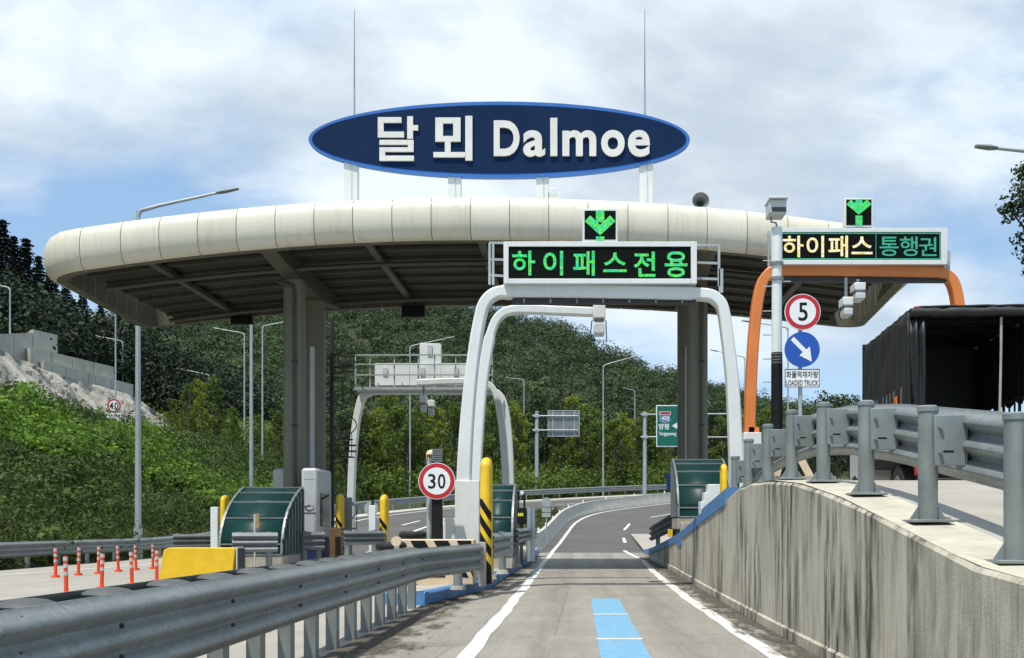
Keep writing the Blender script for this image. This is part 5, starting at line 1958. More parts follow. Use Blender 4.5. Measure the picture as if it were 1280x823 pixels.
MB().prism([(q[0], 1.95), (q[2], 1.95), (q[2], q[3] - 0.3), (q[0] + (q[2] - q[0]) * 0.62, q[3]), (q[0] + (q[2] - q[0]) * 0.42, q[3] - 0.05), (q[0], q[3] - 0.4)], DN2, DN2 + 0.5).build('block', M_black, cb2, bevel=0.02)
for pts_ in ([(962, 605), (972, 605), (980, 577), (972, 580)], [(994, 571), (1003, 568), (1020, 600), (1011, 603)]):
    MB().prism([PX(u, v, DN2) for u, v in pts_], DN2 - 0.012, DN2 - 0.001).build('cream_stripe', M_cream_block, cb2)

# round reflector post, tyres and small gear on the nose
p = at(495.5, 677, 19.9)
rp = thing('reflector_post', 'short white post with round cream reflector by the left rail end', 'reflector', (p.x, p.y, 0.23))
MB().box(p.x - 0.045, p.x + 0.045, 19.9, 19.96, 0.22, p.z).build('post', M_white, rp)
MB().disc((p.x, p.z), 0.095, 19.86, 19.90, 24).build('reflector', M_cream_block, rp, smooth=True)
for i, (u, v, lab) in enumerate(((489, 683, 'flat dark tyre lying left of the cream reflector'), (516, 669, 'dark tyre lying behind the striped nose block'))):
    p = at(u, v, 20.2 if i == 0 else 22.6)
    ty = thing('tyre', lab, 'tyre', (p.x, p.y, p.z - 0.1), 'tyres on the island')
    mb = MB()
    n1, n2, r1, r2 = 24, 10, 0.22, 0.085
    vs = [(p.x + (r1 + r2 * math.cos(2 * math.pi * b / n2)) * math.cos(2 * math.pi * a / n1), p.y + (r1 + r2 * math.cos(2 * math.pi * b / n2)) * math.sin(2 * math.pi * a / n1), p.z + r2 * math.sin(2 * math.pi * b / n2)) for a in range(n1) for b in range(n2)]
    mb.add(vs, [(a * n2 + b, ((a + 1) % n1) * n2 + b, ((a + 1) % n1) * n2 + (b + 1) % n2, a * n2 + (b + 1) % n2) for a in range(n1) for b in range(n2)])
    mb.build('tread', M_rubber, ty, smooth=True)
    MB().cyl((p.x, p.y, 0.23), (p.x, p.y, p.z - 0.05), 0.15).build('stand', M_dark_steel, ty)


def short_rail(label, u0, u1, v0, v1, d0, d1, zg, name_m=M_galv, wave=1, drop=0.0):
    """short thick triple-wave barrier on round posts; v0..v1 is its band at the near end"""
    a, c = at(u0, v0, d0), at(u0, v1, d0)
    e = at(u1, v0, d1)
    root = thing('guardrail', label, 'guardrail', (a.x, d0, zg))
    band = a.z - c.z
    zc = (a.z + c.z) / 2
    p0 = Vector((a.x, d0, zc))
    p1 = Vector((e.x, d1, zc - drop))
    k = 4
    pts_ = [p0.lerp(p1, i / k) for i in range(k + 1)]
    mb = MB()
    mb.sweep(pts_, thrie(wave, band, 0.09, 24))
    mb.build('rail_beam', name_m, root, smooth=True)
    t = (p1 - p0).normalized()
    nrm = Vector((t.y, -t.x, 0)) * wave
    for f in (0.18, 0.82):
        p = p0.lerp(p1, f) - nrm * 0.12
        po = MB().cyl((p.x, p.y, zg - drop * f), (p.x, p.y, zc - drop * f + band / 2 + 0.02), 0.085, None, 14).build('post', M_galv_post, root, smooth=True)
        MB().cyl((p.x, p.y, zg - drop * f), (p.x, p.y, zg - drop * f + 0.1), 0.16, 0.12, 14).build('post_foot', M_conc_kerb, po, smooth=True)
    return root


# islands' short barriers
short_rail('short triple-wave barrier in front of the green glass windbreak on the left', 290, 347, 666, 691, 26.8, 27.2, 0.24)
short_rail('short triple-wave barrier below the grey booth', 377, 405, 665, 688, 29.8, 30.2, 0.24)
short_rail('short triple-wave barrier between the booth and the striped bollards', 428, 481, 664, 682, 28.4, 29.6, 0.0)
short_rail('short triple-wave barrier on the island beside the tall striped bollard', 614, 638, 667, 700, 21.6, 25.4, 0.23)
short_rail('second short barrier behind the tall striped bollard along the blue kerb', 645, 669, 661, 680, 27.0, 37.0, 0.23)
short_rail('dark weathered barrier leaning along the far end of the right wall', 846, 814, 638, 662, 32.0, 41.0, 0.88, M_dark_galv, -1, 0.5)
short_rail('short grey barrier left of the green windbreak on the far lane', 215, 272, 668, 685, 30.0, 31.0, 0.0)
sd = thing('side_cabinet', 'brown rusty cabinet standing right of the grey booth', 'cabinet', (at(418, 0, 29.6).x, 29.6, 0.1))
q = pxbox(412, 660, 427, 700, 29.6)
MB().box(q[0], q[2], 29.6, 30.0, 0.1, q[3]).build('body', M_rust, sd, bevel=0.015)
MB().box(q[0] + 0.16, q[2] - 0.03, 29.585, 29.6, 0.5, q[3] - 0.25).build('door', M_black, sd)
sp_ = thing('steel_screen', 'grey steel panel between the booth and the spiral stair', 'screen', (at(420, 0, 33.5).x, 33.5, 0.1))
q = pxbox(427, 622, 440, 690, 33.0)
MB().box(q[0], q[2], 33.0, 33.06, 0.2, q[3]).build('panel', M_galv, sp_, bevel=0.01)
MB().beam((q[0] - 0.25, 33.03, q[3] + 0.1), (q[2] + 0.02, 33.03, q[3] - 0.25), 0.05, 0.05).build('top_rail', M_dark_steel, sp_)

# yellow crash cushion
DC = 25.2
cc = thing('crash_cushion', 'bright yellow crash cushion box in front of the left barrier', 'crash cushion', (at(248, 0, DC).x, DC, 0))
q = pxbox(199, 685, 294, 728, DC)
mb = MB()
zt_ = q[3]
sec = [(q[0] - 0.02, 0.0), (q[2] - 0.25, 0.0), (q[2] - 0.06, 0.30), (q[2], zt_ - 0.02), (q[2] - 0.02, zt_), (q[0] + 0.22, zt_), (q[0] + 0.10, zt_ - 0.06)]
mb.prism(sec, DC, DC + 0.5)
mb.build('body', M_yellow, cc, bevel=0.035, seg=3)
MB().box(q[2] + 0.012, q[2] + 0.045, DC + 0.02, DC + 0.48, 0.02, zt_ + 0.02).build('back_plate', M_white_dull, cc, bevel=0.006)
MB().box(q[2] + 0.055, q[2] + 0.09, DC + 0.02, DC + 0.48, 0.02, zt_ - 0.02).build('back_plate', M_dark_steel, cc, bevel=0.006)
wb = thing('post', 'white square post left of the green glass windbreak', 'post', (at(267.5, 0, 29.5).x, 29.5, 0))
q = pxbox(263, 634, 272, 668, 29.5)
MB().box(q[0], q[2], 29.5, 29.7, 0.0, q[3]).build('post', M_white, wb, bevel=0.012)
tp = thing('sign_post', 'thin post with narrow tan plate in front of the left windbreak', 'post', (at(318.5, 0, 27.4).x, 27.4, 0.2))
MB().box(at(317.2, 0, 27.4).x, at(319, 0, 27.4).x, 27.4, 27.44, 0.2, at(0, 643, 27.4).z).build('post', M_white_dull, tp)
MB().box(at(319.3, 0, 27.4).x, at(324, 0, 27.4).x, 27.38, 27.42, at(0, 660, 27.4).z, at(0, 642.5, 27.4).z).build('plate', mat('tan_plate', (0.38, 0.25, 0.11), 0.6), tp)
wp = thing('post', 'white square post with black cap left of the striped bollard', 'post', (at(465, 0, 30).x, 30, 0.1))
q = pxbox(461, 632, 469, 685, 30)
MB().box(q[0], q[2], 30, 30.2, 0.05, q[3]).build('post', M_white, wp, bevel=0.012)
MB().cyl(((q[0] + q[2]) / 2, 30.1, q[3]), ((q[0] + q[2]) / 2, 30.1, q[3] + 0.16), 0.045).build('cap', M_dark_steel, wp, smooth=True)
pb = thing('paddle_sign', 'grey round paddle disc behind the white capped post', 'sign', (at(464, 0, 31).x, 31, 0.1))
p = at(464, 636, 31)
MB().disc((p.x, p.z), 0.21, 31, 31.03, 28).build('disc', M_galv_light, pb, smooth=True)
MB().cyl((p.x, 31.06, 0.05), (p.x, 31.06, p.z), 0.03).build('post', M_galv_light, pb)
# lane barrier arm machine and little status display behind the windbreak
DD = 30.5
dsp = thing('status_display', 'small black display with yellow characters behind the white gantry leg', 'display', (at(653, 0, DD).x, DD, 0.23))
q = pxbox(645, 635, 658, 655, DD)
MB().box(q[0], q[2], DD, DD + 0.2, q[1], q[3]).build('housing', M_black, dsp, bevel=0.015)
qq = pxbox(647.5, 641.5, 654.5, 645.5, DD)
M_led_y2 = led_mat('led_small_yellow', [(0.5, 0.6, 0.03), (0.7, 0.65, 0.05)], 1.0)
for i in range(3):
    w3 = (qq[2] - qq[0]) / 3
    MB().box(qq[0] + i * w3, qq[0] + (i + 0.75) * w3, DD - 0.006, DD - 0.001, qq[1], qq[3]).build('lit_character', M_led_y2, dsp)
MB().cyl(((q[0] + q[2]) / 2, DD + 0.1, 0.2), ((q[0] + q[2]) / 2, DD + 0.1, q[1]), 0.05).build('post', M_dark_steel, dsp)
for dx in (-0.09, 0.09):
    MB().cyl(((q[0] + q[2]) / 2 + dx, DD + 0.1, q[3]), ((q[0] + q[2]) / 2 + dx, DD + 0.1, at(0, 617, DD).z), 0.03).build('stem', M_dark_steel, dsp)
p = at(652.5, 616, DD)
MB().cyl((p.x, DD - 0.08, p.z), (p.x, DD + 0.12, p.z), 0.06, None, 16).build('camera', M_white, dsp, smooth=True)
MB().box(p.x - 0.15, p.x - 0.03, DD, DD + 0.12, p.z - 0.04, p.z + 0.05).build('camera_box', M_black, dsp)
bm = thing('barrier_machine', 'white lane barrier cabinet behind the small black display', 'barrier', (at(664, 0, 33).x, 33, 0.25))
q = pxbox(659, 634, 668.5, 662, 33)
MB().box(q[0], (q[0] + q[2]) / 2 - 0.01, 33, 33.25, 0.23, q[3]).build('cabinet', M_white, bm, bevel=0.01)
MB().box((q[0] + q[2]) / 2 + 0.01, q[2], 33.02, 33.25, 0.23, q[3] + 0.02).build('cabinet', M_white_dull, bm, bevel=0.01)
ym = thing('marker', 'small yellow marker block at the end of the island barrier', 'marker', (at(666, 0, 42).x, 42, 0.23))
q = pxbox(663, 677, 668, 687, 40)
MB().box(q[0], q[2], 40, 40.15, 0.23, q[3]).build('block', M_yellow, ym, bevel=0.01)

# right island furniture
wc = thing('cabinet', 'white stepped cabinets standing behind the blue kerb of the right wall', 'cabinet', (at(890, 0, 24.5).x, 24.5, interp(24.5, HR) + 0.2))
for u0, u1, v in ((876, 880.5, 627), (880.7, 885.3, 615.5), (885.5, 901, 605.5)):
    q = pxbox(u0, v, u1, 645, 24.5)
    MB().box(q[0], q[2], 24.5, 25.0, interp(24.5, HR) + 0.2, q[3]).build('cabinet', M_white, wc, bevel=0.012)
bb = thing('signal_box', 'small blue signal box left of the right windbreak', 'signal', (at(838, 0, 33).x, 33, interp(33, HR)))
q = pxbox(834, 591, 845, 612, 33)
MB().box(q[0], q[2], 33, 33.25, q[1], q[3]).build('housing', M_sign_blue, bb, bevel=0.02)
MB().box(q[0] + 0.13, q[2] - 0.03, 32.98, 33.0, q[1] + 0.1, q[3] - 0.06).build('screen', M_black, bb)
MB().cyl((q[2] - 0.05, 33.12, interp(33, HR)), (q[2] - 0.05, 33.12, q[1]), 0.04).build('post', M_dark_steel, bb)
oc = thing('marker', 'orange marker block behind the dark barrier on the right wall', 'marker', (at(838, 0, 31.6).x, 31.6, interp(31.6, HR)))
q = pxbox(835, 662, 841, 671, 31.4)
MB().box(q[0], q[2], 31.4, 31.5, q[1], q[3]).build('block', M_yellow, oc, bevel=0.01)
for i, (u0, v0, u1, v1, lab) in enumerate(((851, 653, 872, 662, 'low concrete block under the right green windbreak'),)):
    q = pxbox(u0, v0, u1, v1, 28.6)
    o = thing('concrete_block', lab, 'block', ((q[0] + q[2]) / 2, 28.6, q[1]))
    MB().box(q[0], q[2], 28.5, 28.9, interp(28.6, HR), q[3]).build('block', M_conc_kerb, o, bevel=0.015)

# delineator posts
dmb = MB()
dmb.cyl((0, 0, 0), (0, 0, 0.06), 0.11, 0.10, 16)
dmb.cyl((0, 0, 0.06), (0, 0, 0.78), 0.042, 0.038, 16)
d_me = dmb.mesh('delineator_body', M_delin, True)
r_me = MB().cyl((0, 0, 0), (0, 0, 0.075), 0.0445, 0.044, 16).mesh('reflective_band', M_refl, True)
near_row = [(83, 745), (127, 737), (165, 732), (196, 728), (223, 726)]
far_row = [(69.5, 722), (98, 719.5), (123, 717.5), (148, 715), (170, 713), (191, 711.5)]
ords = ['leftmost', 'second', 'third', 'fourth', 'fifth', 'rightmost']
for row, rn in ((near_row, 'nearer'), (far_row, 'farther')):
    for i, (u, v) in enumerate(row):
        d = F_PX * EYE / (v - V0)
        x = (u - U0) * d / F_PX
        lab = '%s orange delineator post of the %s row' % ('rightmost' if i == len(row) - 1 else ords[i], rn)
        root = thing('delineator_post', lab, 'delineator', (x, d, 0.0), 'orange delineator posts on the plaza')
        b_o = link_mesh('body', d_me, (0, 0, 0), root, rot=(R(random.uniform(-1.5, 1.5)), R(random.uniform(-2, 2)), 0))
        for zc in (0.40, 0.55, 0.69):
            link_mesh('reflective_band', r_me, (0, 0, zc), b_o)

# ------------------------------------------------------------------ ramp barrier (low concrete parapet) with small reflectors
rb = thing('concrete_barrier', 'low curving concrete barrier along the left side of the exit ramp', 'barrier', (-1.9, 50, h(50)))
bp_ = resample([(x - 0.68, y + 0.35) for x, y in [(-1.55, 46.5), (-1.25, 50)] + RAMP[2:]], 1.0)
jer = [(-0.28, -0.1), (0.28, -0.1), (0.26, 0.10), (0.14, 0.30), (0.10, 0.82), (-0.10, 0.82), (-0.14, 0.30), (-0.26, 0.10)]
seg = 7
for i in range(0, len(bp_) - 1, seg):
    q = bp_[i:i + seg + 1]
    if len(q) < 2:
        continue
    MB().sweep([(p.x, p.y, h(p.y)) for p in q], jer).build('barrier_section', M_conc_bar, rb, smooth=True)
for i in range(4, len(bp_), 5):
    p = bp_[i]
    MB().box(p.x - 0.05, p.x + 0.05, p.y - 0.03, p.y + 0.03, h(p.y) + 0.82, h(p.y) + 1.02).build('reflector', M_sign_white, rb)
# grass wedge between the roads is covered by blades further down

# faint round sign pair on thin posts behind the ramp barrier
for u, v, lab, dd in ((683, 628, 'small grey round sign back on a thin post beside the ramp barrier', 52.0),):
    p = at(u, v, dd)
    o = thing('road_sign', lab, 'road sign', (p.x, dd, h(dd)))
    MB().cyl((p.x, dd, h(dd) - 0.1), (p.x, dd, p.z), 0.03).build('post', M_galv_light, o)
    MB().disc((p.x, p.z), 0.24, dd - 0.05, dd - 0.03, 28).build('disc', M_galv_light, o, smooth=True)
    for k in range(2):
        MB().box(p.x - 0.22, p.x + 0.22, dd - 0.05, dd - 0.03, p.z - 0.50 - k * 0.24, p.z - 0.30 - k * 0.24).build('plate', M_galv_light, o)


# ------------------------------------------------------------------ street lamps
def street_lamp(label, u, vtop, ue, ve, d, zbase=None, r=0.085, head=0.75):
    p = at(u, vtop, d)
    e = at(ue, ve, d)
    zb = terrain(p.x, d) - 0.3 if zbase is None else zbase
    root = thing('street_lamp', label, 'street lamp', (p.x, d, zb + 0.3), 'street lamps around the plaza')
    MB().cyl((p.x, d, zb), (p.x, d, p.z), r, r * 0.62, 14).build('pole', M_galv_light, root, smooth=True)
    MB().cyl((p.x, d, zb), (p.x, d, zb + 1.3), r * 1.35, r * 1.3, 14).build('pole_base', M_galv_light, root, smooth=True)
    L = e.x - p.x
    rise = e.z - p.z
    s_ = math.copysign(1, L)
    pts_ = [(p.x, d, p.z - 0.25), (p.x + s_ * min(0.12, abs(L) * 0.1), d, p.z + rise * 0.02), (p.x + L * 0.22, d, p.z + rise * 0.25), (p.x + L * 0.6, d, p.z + rise * 0.62), (p.x + L * 0.84, d, p.z + rise * 0.86)]
    MB().tube(pts_, r * 0.55, 10, [1.1, 1.1, 0.95, 0.8, 0.7]).build('arm', M_galv_light, root, smooth=True)
    a = Vector((p.x + L * 0.78, d, p.z + rise * 0.80))
    hd = MB()
    hd.sweep([a, a.lerp(e, 0.35), e], [(-0.13, 0.0), (-0.10, -0.05), (0.10, -0.05), (0.13, 0.0), (0.08, 0.06), (-0.08, 0.06)], scales=[0.7, 1.05, 0.75])
    hd.build('lamp_head', M_galv, root, bevel=0.01)
    return root


street_lamp('tall street lamp with long arm rising above the left end of the canopy', 172.5, 264, 298, 236, 42.3, 0.0, 0.13)
street_lamp('street lamp at the left image edge on the green slope', 12.5, 360, -28, 352, 82)
street_lamp('street lamp with arm to the left beside the 40 speed limit sign', 144.5, 382, 100, 364, 88)
street_lamp('shorter street lamp just right of the 40 speed limit sign', 153.5, 427, 108, 418, 104)
street_lamp('small far street lamp against the dark wood below the canopy corner', 261.5, 469, 223, 461, 112)
street_lamp('street lamp below the canopy with arm pointing left', 305.5, 417, 267, 410.5, 92)
street_lamp('thick lamp pole whose head hides behind the canopy', 314, 372, 352, 362, 66, None, 0.13)
street_lamp('street lamp left of the columns with arm rising right', 328, 408, 372, 400, 84)
street_lamp('distant low street lamp left of the columns', 341.5, 499, 310, 493, 128)
street_lamp('street lamp behind the far gantry with arm to the right', 512.5, 433, 568, 421.5, 93)
street_lamp('street lamp right of the far gantry with arm to the left', 655, 475, 632, 472, 125)
street_lamp('distant lamp just above the far gantry shoulder', 648, 513, 634, 510.5, 140)
street_lamp('street lamp in the middle of the hill view with arm to the right', 754, 457, 797, 445, 99)
street_lamp('street lamp with arm to the left beside the green direction sign', 793.5, 488.5, 778, 485, 128)
street_lamp('street lamp behind the right columns with arm to the left', 931, 447, 888, 437.5, 104)
street_lamp('street lamp behind the camera pole with arm to the left', 985, 410, 927, 401, 78)
street_lamp('street lamp at the right image edge showing only arm and head', 1345, 196, 1219, 183, 30, interp(30, HR), 0.12)
for u, v0, d in ((773.5, 518, 118), (291, 0, 0)):
    if d:
        p = at(u, v0, d)
        o = thing('post', 'bare white post standing among the trees right of the middle lamp', 'post', (p.x, d, terrain(p.x, d)))
        MB().cyl((p.x, d, terrain(p.x, d) - 0.2), p, 0.12, 0.11, 10).build('post', M_galv_light, o, smooth=True)
        MB().cyl(p, (p.x, d, p.z + 0.05), 0.12, 0.06, 10).build('cap', M_galv_light, o, smooth=True)

# ------------------------------------------------------------------ covered truck on the raised lane
TR = bpy.data.objects.new('cargo_truck', None)
COL.objects.link(TR)
tag(TR, 'black tarpaulin covered truck with open empty cargo bed on the right lane', 'truck')
zr = interp(20, HR)
TR.location = (6.34, 20.0, zr)
TR.rotation_euler = (0, 0, R(-4.0))
W, LB_, HB, HT = 2.52, 4.3, 1.08, 3.88


def tp_(mb, name, m, parent=None, **kw):
    return mb.build(name, m, parent or TR, local=True, **kw)


tp_(MB().box(0.02, W - 0.02, 0, LB_, HB - 0.14, HB), 'bed_floor', M_black)
# tarpaulin roof with a soft sag and rounded eaves
mb = MB()
vs, fs = [], []
kx, ky = 12, 14
for j in range(ky + 1):
    y = LB_ * j / ky
    for i in range(kx + 1):
        x = W * i / kx
        e = min(x, W - x)
        z = HT - 0.10 * math.exp(-e / 0.10) - 0.010 * abs(math.sin(j / ky * math.pi * 4)) + 0.006 * math.sin(i * 2.1 + j)
        vs.append((x, y, z))
for j in range(ky):
    for i in range(kx):
        fs.append((j * (kx + 1) + i, j * (kx + 1) + i + 1, (j + 1) * (kx + 1) + i + 1, (j + 1) * (kx + 1) + i))
mb.add(vs, fs)
ro = tp_(mb, 'roof_cover', M_tarp, smooth=True)
ro.modifiers.new('thick', 'SOLIDIFY').thickness = 0.04


def curtain(x, z0f, name, y0=0.0, y1=LB_):
    mb = MB()
    vs, fs = [], []
    kz, ky = 10, 30
    for j in range(ky + 1):
        y = y0 + (y1 - y0) * j / ky
        zb_ = z0f(j)
        for i in range(kz + 1):
            z = zb_ + (HT - 0.09 - zb_) * i / kz
            vs.append((x + 0.012 * math.sin(j * 1.7 + 0.3 * i) + 0.010 * math.sin(j * 0.6 + i * 0.9), y, z))
    for j in range(ky):
        for i in range(kz):
            fs.append((j * (kz + 1) + i, j * (kz + 1) + i + 1, (j + 1) * (kz + 1) + i + 1, (j + 1) * (kz + 1) + i))
    mb.add(vs, fs)
    o = tp_(mb, name, M_tarp, smooth=True)
    o.modifiers.new('thick', 'SOLIDIFY').thickness = 0.02
    return o


rr_ = random.Random(3)
curtain(0.0, lambda j: 1.1 if j < 5 else 2.12 + 0.05 * math.sin(j * 1.9) + rr_.uniform(-0.03, 0.03) - 0.2 * (j < 9) * (9 - j) / 4, 'side_curtain')
curtain(W, lambda j: 1.1 if j > 24 else 2.15 + 0.06 * math.sin(j * 1.3), 'side_curtain')
tp_(MB().box(-0.01, W + 0.01, LB_ - 0.05, LB_, HB, HT - 0.015), 'front_board', M_tarp)
# stake sides: posts and rails with gaps to the daylight
for x in (0.04, W - 0.04):
    for z in (HB + 0.06, HB + 0.42, HB + 0.78, HB + 1.14):
        tp_(MB().box(x - 0.015, x + 0.015, 0.05, LB_ - 0.06, z - 0.03, z + 0.03), 'side_rail', M_dark_steel)
    nst = 13
    for i in range(nst):
        y = 0.25 + (LB_ - 0.5) * i / (nst - 1)
        tp_(MB().box(x - 0.045, x - 0.017, y - 0.025, y + 0.025, HB, HB + 1.3) if x < 1 else MB().box(x + 0.017, x + 0.045, y - 0.025, y + 0.025, HB, HB + 1.3), 'side_stake', M_galv if x < 1 else M_black)
for i in range(5):
    y = 0.15 + i * 0.95
    mb = MB()
    mb.tube([(0.07, y, HB), (0.07, y, HT - 0.35), (0.16, y, HT - 0.17), (0.35, y, HT - 0.11), (W - 0.35, y, HT - 0.11), (W - 0.16, y, HT - 0.17), (W - 0.07, y, HT - 0.35), (W - 0.07, y, HB)], 0.022, 8)
    tp_(mb, 'tarp_bow', M_black, smooth=True)
# rolled up rear flap, corner folds, strap, marker lamps
mb = MB()
mb.tube([(0.03 + (W - 0.06) * i / 16, -0.05 + 0.012 * math.sin(i * 1.9), HT - 0.15 + 0.008 * math.sin(i * 1.3)) for i in range(17)], 0.085, 10, [1 + 0.12 * math.sin(i * 2.7) for i in range(17)])
tp_(mb, 'rolled_flap', M_tarp, smooth=True)
for x0, x1 in ((0.0, 0.17), (0.12, 0.31), (W - 0.10, W)):
    mb = MB()
    vs, fs = [], []
    for i in range(9):
        z = 1.0 + (HT - 0.28 - 1.0) * i / 8
        for j in range(7):
            t = j / 6
            vs.append((x0 + (x1 - x0) * t, -0.02 - 0.05 * math.sin(t * math.pi * 1.5 + i * 0.5), z))
    for i in range(8):
        for j in range(6):
            fs.append((i * 7 + j, i * 7 + j + 1, (i + 1) * 7 + j + 1, (i + 1) * 7 + j))
    mb.add(vs, fs)
    o = tp_(mb, 'corner_fold', M_tarp, smooth=True)
    o.modifiers.new('thick', 'SOLIDIFY').thickness = 0.015
mb = MB()
mb.sweep([(1.74, -0.02, HT - 0.25), (1.735, -0.02, 3.0), (1.72, -0.03, 2.4), (1.71, -0.02, 1.75)], [(-0.022, -0.004), (0.022, -0.004), (0.022, 0.004), (-0.022, 0.004)], up=Vector((0, 1, 0)))
tp_(mb, 'hanging_strap', mat('strap_grey', (0.33, 0.32, 0.28), 0.7))
for x in (0.10, W - 0.22):
    tp_(MB().box(x, x + 0.12, -0.075, -0.02, HT - 0.075, HT - 0.03), 'marker_lamp', M_lens_red, bevel=0.008)
tp_(MB().box(-0.06, -0.025, 0.75, 0.90, 1.70, 2.22), 'amber_reflector', M_amber, bevel=0.01)
# tail: cross beam, lamps, plate, chassis, wheels
tp_(MB().box(0.0, W, -0.06, 0.02, HB - 0.2, HB + 0.02), 'rear_beam', M_dark_steel, bevel=0.01)
tp_(MB().box(0.3, W - 0.3, -0.02, 0.08, 0.42, 0.56), 'under_guard', M_dark_steel, bevel=0.01)
for x, s_ in ((0.12, 0), (W - 0.42, 1)):
    hs = tp_(MB().box(x, x + 0.32, -0.07, 0.02, 0.62, 0.78), 'tail_lamp', M_lens_red, bevel=0.012)
    tp_(MB().box(x + (0.0 if s_ else 0.20), x + (0.1 if s_ else 0.32), -0.082, -0.071, 0.63, 0.77), 'indicator', M_amber, hs)
tp_(MB().box(W / 2 - 0.20, W / 2 + 0.20, -0.065, -0.035, 0.60, 0.80), 'number_plate', M_yellow, bevel=0.006)
for x in (0.75, W - 0.75):
    tp_(MB().box(x - 0.05, x + 0.05, 0.1, LB_ + 1.9, 0.62, 0.92), 'chassis_rail', M_dark_steel)
for y in (1.1, LB_ + 1.3):
    for x0, x1 in ((0.05, 0.32), (W - 0.32, W - 0.05)):
        wh = tp_(MB().cyl((x0, y, 0.44), (x1, y, 0.44), 0.44, None, 28), 'wheel', M_rubber, bevel=0.03)
        tp_(MB().cyl((x0 - 0.01, y, 0.44), (x1 + 0.01, y, 0.44), 0.22, None, 20), 'rim', M_galv, wh, smooth=True)
tp_(MB().box(0.06, W - 0.06, LB_ + 0.25, LB_ + 2.0, 0.7, 2.5), 'cab', M_white_dull, bevel=0.12, seg=4)
tp_(MB().box(0.05, 0.075, LB_ + 0.9, LB_ + 1.75, 1.6, 2.25), 'cab_window', M_glass_dark)
tp_(MB().box(0.2, W - 0.2, LB_ + 1.99, LB_ + 2.012, 1.55, 2.3), 'windscreen', M_glass_dark)
p = at(1210, 601, 18.8)
tc_ = thing('traffic_cone', 'small faded red cone lying low behind the right guardrail', 'cone', (p.x, 18.8, interp(18.8, HR)))
MB().cyl((p.x, 18.8, interp(18.8, HR) + 0.02), (p.x, 18.8, interp(18.8, HR) + 0.20), 0.26, 0.12, 20).build('cone', mat('faded_red', (0.55, 0.13, 0.11), 0.7), tc_, smooth=True)
MB().box(p.x - 0.3, p.x + 0.3, 18.5, 19.1, interp(18.8, HR) + 0.005, interp(18.8, HR) + 0.03).build('base', M_rubber, tc_)


# ------------------------------------------------------------------ hillside walls and rock
hw = thing('hillside_wall', 'stepped pale concrete retaining wall on the wooded hillside at left', 'wall', at(100, 470, 86))


def hill_d(u):
    return 80 + u * 0.09


def tier(u0, u1, vt0, vt1, vb0, vb1, push, npan):
    for i in range(npan):
        t0, t1 = i / npan, (i + 1) / npan - 0.004
        ua, ub = u0 + (u1 - u0) * t0, u0 + (u1 - u0) * t1
        da, db = hill_d(ua) - push, hill_d(ub) - push
        A = at(ua, vt0 + (vt1 - vt0) * t0, da)
        B = at(ub, vt0 + (vt1 - vt0) * t1, db)
        C_ = at(ub, vb0 + (vb1 - vb0) * t1, db)
        D_ = at(ua, vb0 + (vb1 - vb0) * t0, da)
        bk = Vector((-1.2, 1.2, 0))
        vs = [D_, C_, B, A] + [v + bk for v in (D_, C_, B, A)]
        MB().add(vs, [(0, 1, 2, 3), (7, 6, 5, 4), (3, 2, 6, 7), (0, 4, 5, 1), (1, 5, 6, 2), (4, 0, 3, 7)]).build('wall_panel', M_retwall, hw)


tier(-30, 41, 419, 416, 456, 456, 0.0, 3)
tier(41.5, 72, 412, 419, 456, 456, 0.0, 1)
tier(38, 143, 434, 459, 470, 490, 1.2, 4)
tier(55, 167, 451, 481, 478, 506, 2.4, 4)
# rock slope below the walls
mb = MB()
nu, nv = 60, 26
vs = []
for i in range(nu + 1):
    u = -60 + 285 * i / nu
    vt = interp(u, [(-60, 432), (0, 436), (55, 463), (110, 479), (167, 495), (210, 524), (225, 535)])
    vb = interp(u, [(-60, 510), (60, 530), (130, 562), (225, 576)])
    for j in range(nv + 1):
        t = j / nv
        d = hill_d(u) - 2.6 - 9.5 * t
        p = at(u, vt + (vb - vt) * t, d)
        k = (math.sin(p.y * 0.9 + p.z * 0.7) + math.sin(p.y * 2.3 - p.z * 1.6 + 1.0) * 0.6 + math.sin(p.y * 4.9 + p.z * 3.3) * 0.3 + rng.normal() * 0.22)
        p += Vector((0.5, -0.6, 0.15)) * k * 0.55 * (1 if 0 < j else 0.2)
        vs.append(p)
mb.add(vs, [(i * (nv + 1) + j, i * (nv + 1) + j + 1, (i + 1) * (nv + 1) + j + 1, (i + 1) * (nv + 1) + j) for i in range(nu) for j in range(nv)])
structure(mb.build('rock_slope', M_rock, smooth=True))


